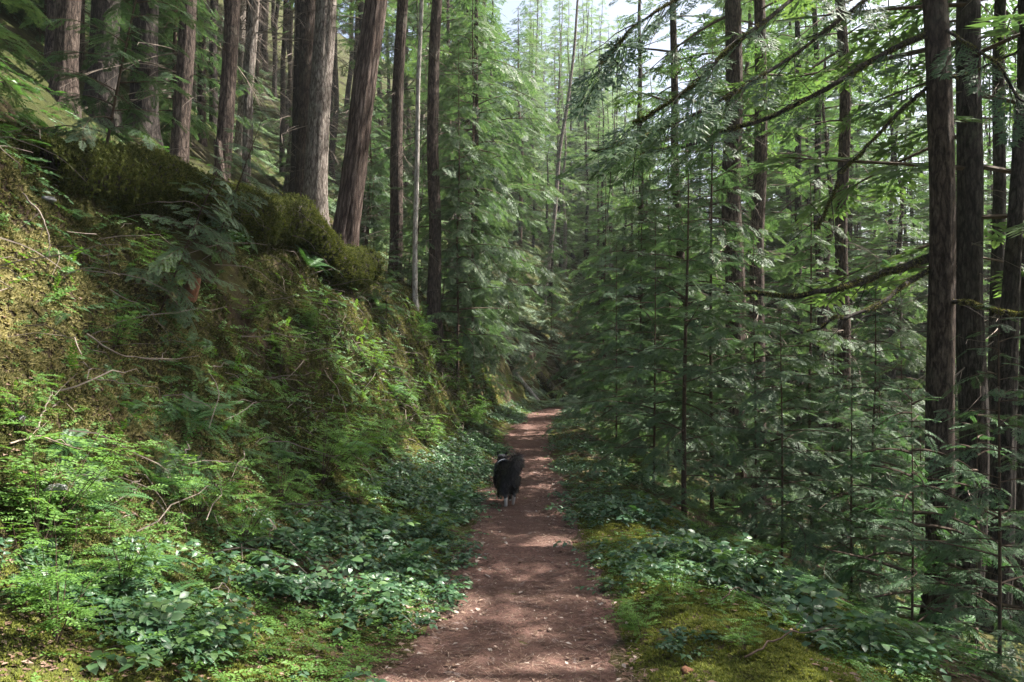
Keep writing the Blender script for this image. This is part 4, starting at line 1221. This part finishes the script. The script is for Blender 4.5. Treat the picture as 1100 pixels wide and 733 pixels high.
# sticks
def stick(name, label, pts, r, m, seed, forks=2):
    pts = np.array(pts, float)
    q = np.linspace(0, 1, len(pts)); qq = np.linspace(0, 1, 16)
    P = np.stack([np.interp(qq, q, pts[:, c]) for c in range(3)], -1)
    for _ in range(2):
        P[1:-1] = (P[:-2] + P[1:-1] * 2 + P[2:]) / 4
    g = rng(1500 + seed)
    P += g.normal(0, .006, P.shape)
    b = MB()
    v, f = tubes(P[None], (r * (1 - .6 * qq))[None], 6)
    b.add(v, f)
    for k in range(forks):
        s = g.integers(4, 12)
        d = nrm(P[s + 1] - P[s] + g.normal(0, .035, 3))
        l = g.uniform(.15, .4); q5 = np.linspace(0, 1, 5)
        TP = P[s] + d * (q5 * l)[:, None] + g.normal(0, .008, (5, 3)) * q5[:, None]
        v, f = tubes(TP[None], (r * .5 * (1 - .6 * q5))[None], 4)
        b.add(v, f)
    return tag(b.build(name, [M[m]], None, True), label, 'stick')
def gp(px, py, up=.05):
    x, y = hit(px, py)
    n = Hn(np.array([x]), np.array([y]))[0]
    return (x + n[0] * up, y + n[1] * up, float(H(x, y)) + n[2] * up)
sticks = [([(168, 500, .03), (180, 530, .08), (198, 580, .05)], .010, 'long pale stick lying down the foot of the left bank'),
          ([(88, 368, .05), (105, 395, .22), (150, 405, .3), (195, 395, .25)], .010, 'arched pale root-like stick across the shaded bank'),
          ([(110, 320, .1), (140, 345, .25), (165, 370, .2)], .007, 'thin curved twig above the arched stick on the bank'),
          ([(95, 410, .05), (120, 425, .2), (150, 430, .25), (163, 445, .1)], .006, 'hooked thin twig below the arched stick on the bank'),
          ([(5, 480, .04), (40, 475, .06), (75, 485, .05)], .008, 'pale straight twig on the sunlit moss at left'),
          ([(35, 465, .03), (45, 430, .12)], .008, 'short reddish twig standing on the sunlit moss'),
          ([(345, 400, .05), (360, 430, .12), (372, 460, .08)], .010, 'pale stick hanging down the middle of the bank'),
          ([(375, 365, .05), (395, 395, .1), (415, 425, .05)], .010, 'brown stick on the bare soil below the mossy log end'),
          ([(15, 215, .1), (28, 250, .25), (45, 280, .1)], .010, 'forked dead stick at the upper left edge of the bank'),
          ([(880, 655, .02), (820, 645, .05), (775, 620, .05), (735, 600, .03)], .010, 'mossy grey stick on the right-hand moss'),
          ([(775, 660, .12), (790, 652, .2), (825, 665, .1)], .007, 'arched bare twig standing over the right-hand moss'),
          ([(800, 715, .06), (845, 700, .14), (900, 690, .12)], .010, 'dark stick reaching across the lower right moss'),
          ([(245, 655, .06), (235, 640, .14), (205, 665, .06)], .006, 'thin twig lying in the salal at lower left')]
for k, (p, r, lb) in enumerate(sticks):
    stick('fallen_stick', lb, [gp(a, b_, c * .7) for a, b_, c in p], r * .68, 'pith' if k in (0, 4, 6) else 'stem' if k in (9, 10, 11) else 'twig', k)
# fine dead bramble over the bank
g = rng(1600)
n = 520
y = 4.6 + 14 * g.uniform(0, 1, n) ** 1.3
t = foot(y) + (crest(y) - foot(y)) * g.uniform(-.1, 1.1, n)
x = pc(y) - t
nn = Hn(x, y)
a = g.uniform(0, 2 * PI, n); L = g.uniform(.25, .9, n); q = np.linspace(0, 1, 7)
d = nrm(np.stack([np.cos(a), np.sin(a), g.uniform(-.8, .2, n)], -1))
P = np.stack([x, y, H(x, y)], -1)[:, None] + d[:, None] * (L[:, None] * q)[..., None] + nn[:, None] * (L[:, None] * (.06 + .6 * q * (1 - q) + .12 * q))[..., None] + g.normal(0, .012, (n, 7, 3))
b = MB()
v, f = tubes(P, .0045 * (1 - .6 * q)[None] * g.uniform(.6, 1.5, n)[:, None], 3)
b.add(v, f)
o = b.build('dead_bramble', [M['twig']])
tag(o, 'tangle of fine dead twigs over the left bank', 'twigs', None, 'stuff')

# stones and cones
def lump(name, label, px, py, r, m, seed, cat, sq=(1, 1, .6), group=None):
    x, y = hit(px, py)
    g = rng(seed)
    n, k = 14, 10
    th = np.linspace(0.001, PI - .001, k); ph = np.arange(n) / n * 2 * PI
    TH, PH = np.meshgrid(th, ph, indexing='ij')
    V = np.stack([np.sin(TH) * np.cos(PH), np.sin(TH) * np.sin(PH), np.cos(TH)], -1)
    V = V * (1 + .35 * noise(V[..., 0] * 1.7, V[..., 1] * 1.7, V[..., 2] * 1.7, seed) + .08 * noise(V[..., 0] * 6, V[..., 1] * 6, V[..., 2] * 6, seed))[..., None] * r * np.array(sq)
    b = MB(); i = np.arange(n * k).reshape(k, n)
    b.add(V, np.stack([i[:-1], i[1:], np.roll(i[1:], -1, 1), np.roll(i[:-1], -1, 1)], -1).reshape(-1, 4))
    o = b.build(name, [M[m]], None, True)
    o.location = on(x, y, r * sq[2] * .1)
    o.rotation_euler = (0, 0, g.uniform(0, 6))
    return tag(o, label, cat, group)
lump('rock', 'bluish-grey flat stone in the shade of the upper left bank', 50, 215, .06, 'stone', 61, 'rock', (1.3, 1, .4))
lump('rock', 'pale pebble in the sunlit moss at left', 20, 452, .035, 'stone', 62, 'rock')
lump('rock', 'brownish stone at the bottom edge of the right-hand moss', 738, 722, .035, 'rot', 63, 'rock')
lump('rock', 'flat pale stone in the litter beside the left foot of the bank', 58, 530, .07, 'stone', 64, 'rock', (1.3, 1, .5))
lump('rock', 'pale flat stone set in the path near the middle', 522, 597, .055, 'stone', 65, 'rock', (1.4, 1, .25))
lump('rock', 'light flat stone at the left side of the near path', 455, 668, .05, 'stone', 66, 'rock', (1.3, .9, .25))
for k, (px, py, lb) in enumerate([(557, 605, 'brown cone in the middle of the path'), (525, 645, 'flattened brown cone on the near path'), (597, 583, 'dark cone on the right side of the path'), (617, 583, 'dark cone at the right path edge beside another')]):
    lump('pine_cone', lb, px, py, .022, 'rot', 70 + k, 'cone', (1.5, .8, .7), 'cones on the path')

# ------------------------------------------------------------------ the dog
def make_dog():
    x, y = .0, 10.0
    x = (544 - 550) / 856 * 10.0
    t = thing('dog', 'long-haired black dog with white hind feet walking away along the path', 'dog', (x, y, float(H(x, y)) + .015), (0, 0, R(9)))
    t.scale = (.82, .88, .90)
    pts, rad, ed = [], [], []
    def v(p, r, parent=None):
        pts.append(p); rad.append(r)
        if parent is not None: ed.append((parent, len(pts) - 1))
        return len(pts) - 1
    pel = v((0, -.24, .43), .098)
    mid = v((0, -.02, .44), .115, pel)
    ch = v((0, .20, .43), .145, mid)
    nk = v((0, .34, .52), .085, ch)
    hd = v((0, .44, .58), .085, nk)
    mz = v((0, .55, .545), .045, hd)
    v((0, .62, .535), .026, mz)
    for s in (-1, 1):
        e = v((s * .06, .425, .645), .024, hd)
        v((s * .078, .40, .70), .007, e)
        hip = v((s * .085, -.25, .37), .085, pel)
        fwd = .07 * s
        kn = v((s * .085, -.17 + fwd, .25), .058, hip)
        hk_ = v((s * .075, -.34 + fwd, .155), .030, kn)
        an = v((s * .070, -.30 + fwd * 1.3, .045), .024, hk_)
        v((s * .070, -.245 + fwd * 1.3, .02), .024, an)
        sh = v((s * .085, .21, .34), .065, ch)
        el = v((s * .08, .16 - fwd, .24), .045, sh)
        wr = v((s * .075, .19 - fwd * 1.3, .11), .027, el)
        v((s * .075, .22 - fwd * 1.4, .022), .026, wr)
    tb = v((.01, -.35, .49), .036, pel)
    t1 = v((.03, -.41, .58), .034, tb)
    t2 = v((.05, -.40, .655), .045, t1)
    t3 = v((.095, -.35, .675), .042, t2)
    v((.135, -.29, .61), .028, t3)
    me = bpy.data.meshes.new('body')
    me.from_pydata(pts, ed, [])
    o = link('body_cage', me)
    sk = o.modifiers.new('skin', 'SKIN')
    for k, r in enumerate(rad):
        me.skin_vertices[0].data[k].radius = (r, r)
    me.skin_vertices[0].data[0].use_root = True
    sb = o.modifiers.new('sub', 'SUBSURF'); sb.levels = 2; sb.render_levels = 2
    dg = bpy.context.evaluated_depsgraph_get()
    em = bpy.data.meshes.new_from_object(o.evaluated_get(dg))
    bpy.data.objects.remove(o, do_unlink=True)
    em.name = 'body'
    nv = len(em.vertices)
    co = np.zeros(nv * 3, np.float32); em.vertices.foreach_get('co', co); co = co.reshape(-1, 3)
    no = np.zeros(nv * 3, np.float32); em.vertices.foreach_get('normal', no); no = no.reshape(-1, 3)
    white = ((co[:, 2] < .15 + .02 * noise(co[:, 0] * 40, co[:, 1] * 40)) & (co[:, 1] < .05)) | ((co[:, 2] < .05))
    at = em.attributes.new('tint', 'FLOAT', 'POINT')
    at.data.foreach_set('value', white.astype(np.float32))
    coat = tint_mat('dog_coat', [(0, (.007, .0065, .008)), (.5, (.05, .042, .042)), (1, (.5, .47, .44))], .42, .5)
    em.materials.clear(); em.materials.append(coat)
    em.polygons.foreach_set('use_smooth', np.ones(len(em.polygons), bool))
    bo = link('body', em, t)
    # coat of loose hair locks
    g = rng(1700)
    sel = np.where((co[:, 2] > .2) & (co[:, 1] < .36))[0]
    N = 15000
    k = sel[g.integers(0, len(sel), N)]
    p = co[k] + g.normal(0, .008, (N, 3))
    nn = no[k]
    tail = (p[:, 1] < -.33) & (p[:, 2] > .46)
    breech = (p[:, 1] < -.2) & (p[:, 2] < .44)
    L = np.where(tail, g.uniform(.07, .15, N), np.where(breech, g.uniform(.03, .075, N), g.uniform(.02, .055, N)))
    down = np.where(tail[:, None], np.array([.30, -.05, -.85]), np.where(breech[:, None], np.array([0, -.25, -1.3]), np.array([0, -.9, -.5])))
    d = nrm(nn * .55 + down * .6 + g.normal(0, .18, (N, 3)))
    keep = ~((p[:, 2] > .45) & (p[:, 1] > -.2) & (np.abs(p[:, 0]) < .12) & (g.uniform(0, 1, N) < .3))
    b = MB()
    b.stamp((np.array([(0, .5, 0), (.5, .4, .08), (1, 0, -.05), (.5, -.4, .08), (0, -.5, 0)], float), np.array([(0, 4, 3, 1)]), np.array([(1, 3, 2)]), np.zeros(5)),
            frames(d[keep], nn[keep], np.stack([L[keep], np.full(keep.sum(), .008), L[keep]], -1)), p[keep], 0, g.uniform(0, .25, keep.sum()))
    fo = b.build('fur', [coat], t)
    fo['kind'] = 'stuff'
    # harness: a chest strap, a back pad and a pale reflective strip
    def band(y0, y1, r, a0, a1, m, name, zc=.44, par=t):
        bb = MB()
        a = np.linspace(a0, a1, 30)
        rows = []
        for yy, rr in ((y0, r), (y0 + .004, r + .008), (y1 - .004, r + .008), (y1, r)):
            rows.append(np.stack([np.sin(a) * rr, np.full(30, yy), zc + np.cos(a) * rr], -1))
        V = np.stack(rows)
        i = np.arange(120).reshape(4, 30)
        bb.add(V, np.stack([i[:-1, :-1], i[1:, :-1], i[1:, 1:], i[:-1, 1:]], -1).reshape(-1, 4))
        return bb.build(name, [m], par, True)
    dark = simple_mat('harness_webbing', (.012, .014, .022), (.03, .034, .05), 60, .6, .3)
    refl = simple_mat('reflective_strip', (.5, .5, .5), (.72, .72, .72), 40, .4, .5)
    h = band(.10, .26, .158, -PI, PI, dark, 'harness')
    band(.088, .098, .170, -.75, -.1, refl, 'reflective_strip', .445, h)
    return t
make_dog()

# ------------------------------------------------------------------ the air
bx = MB()
x0, x1, y0, y1, z0, z1 = -170, 300, -25, 300, -75, 62
V = [(x, y, z) for z in (z0, z1) for y in (y0, y1) for x in (x0, x1)]
bx.add(V, [(0, 2, 3, 1), (4, 5, 7, 6), (0, 1, 5, 4), (2, 6, 7, 3), (0, 4, 6, 2), (1, 3, 7, 5)])
hm, hn, hl, hout = mat('haze_air')
pv = hn.new("ShaderNodeVolumePrincipled")
pv.inputs['Color'].default_value = (.93, .97, .98, 1)
pv.inputs['Density'].default_value = .0005
pv.inputs['Anisotropy'].default_value = .2
hl.new(pv.outputs[0], hout.inputs['Volume'])
hz = bx.build('haze', [hm])
tag(hz, 'thin bright haze between the distant trees', 'haze', None, 'stuff')
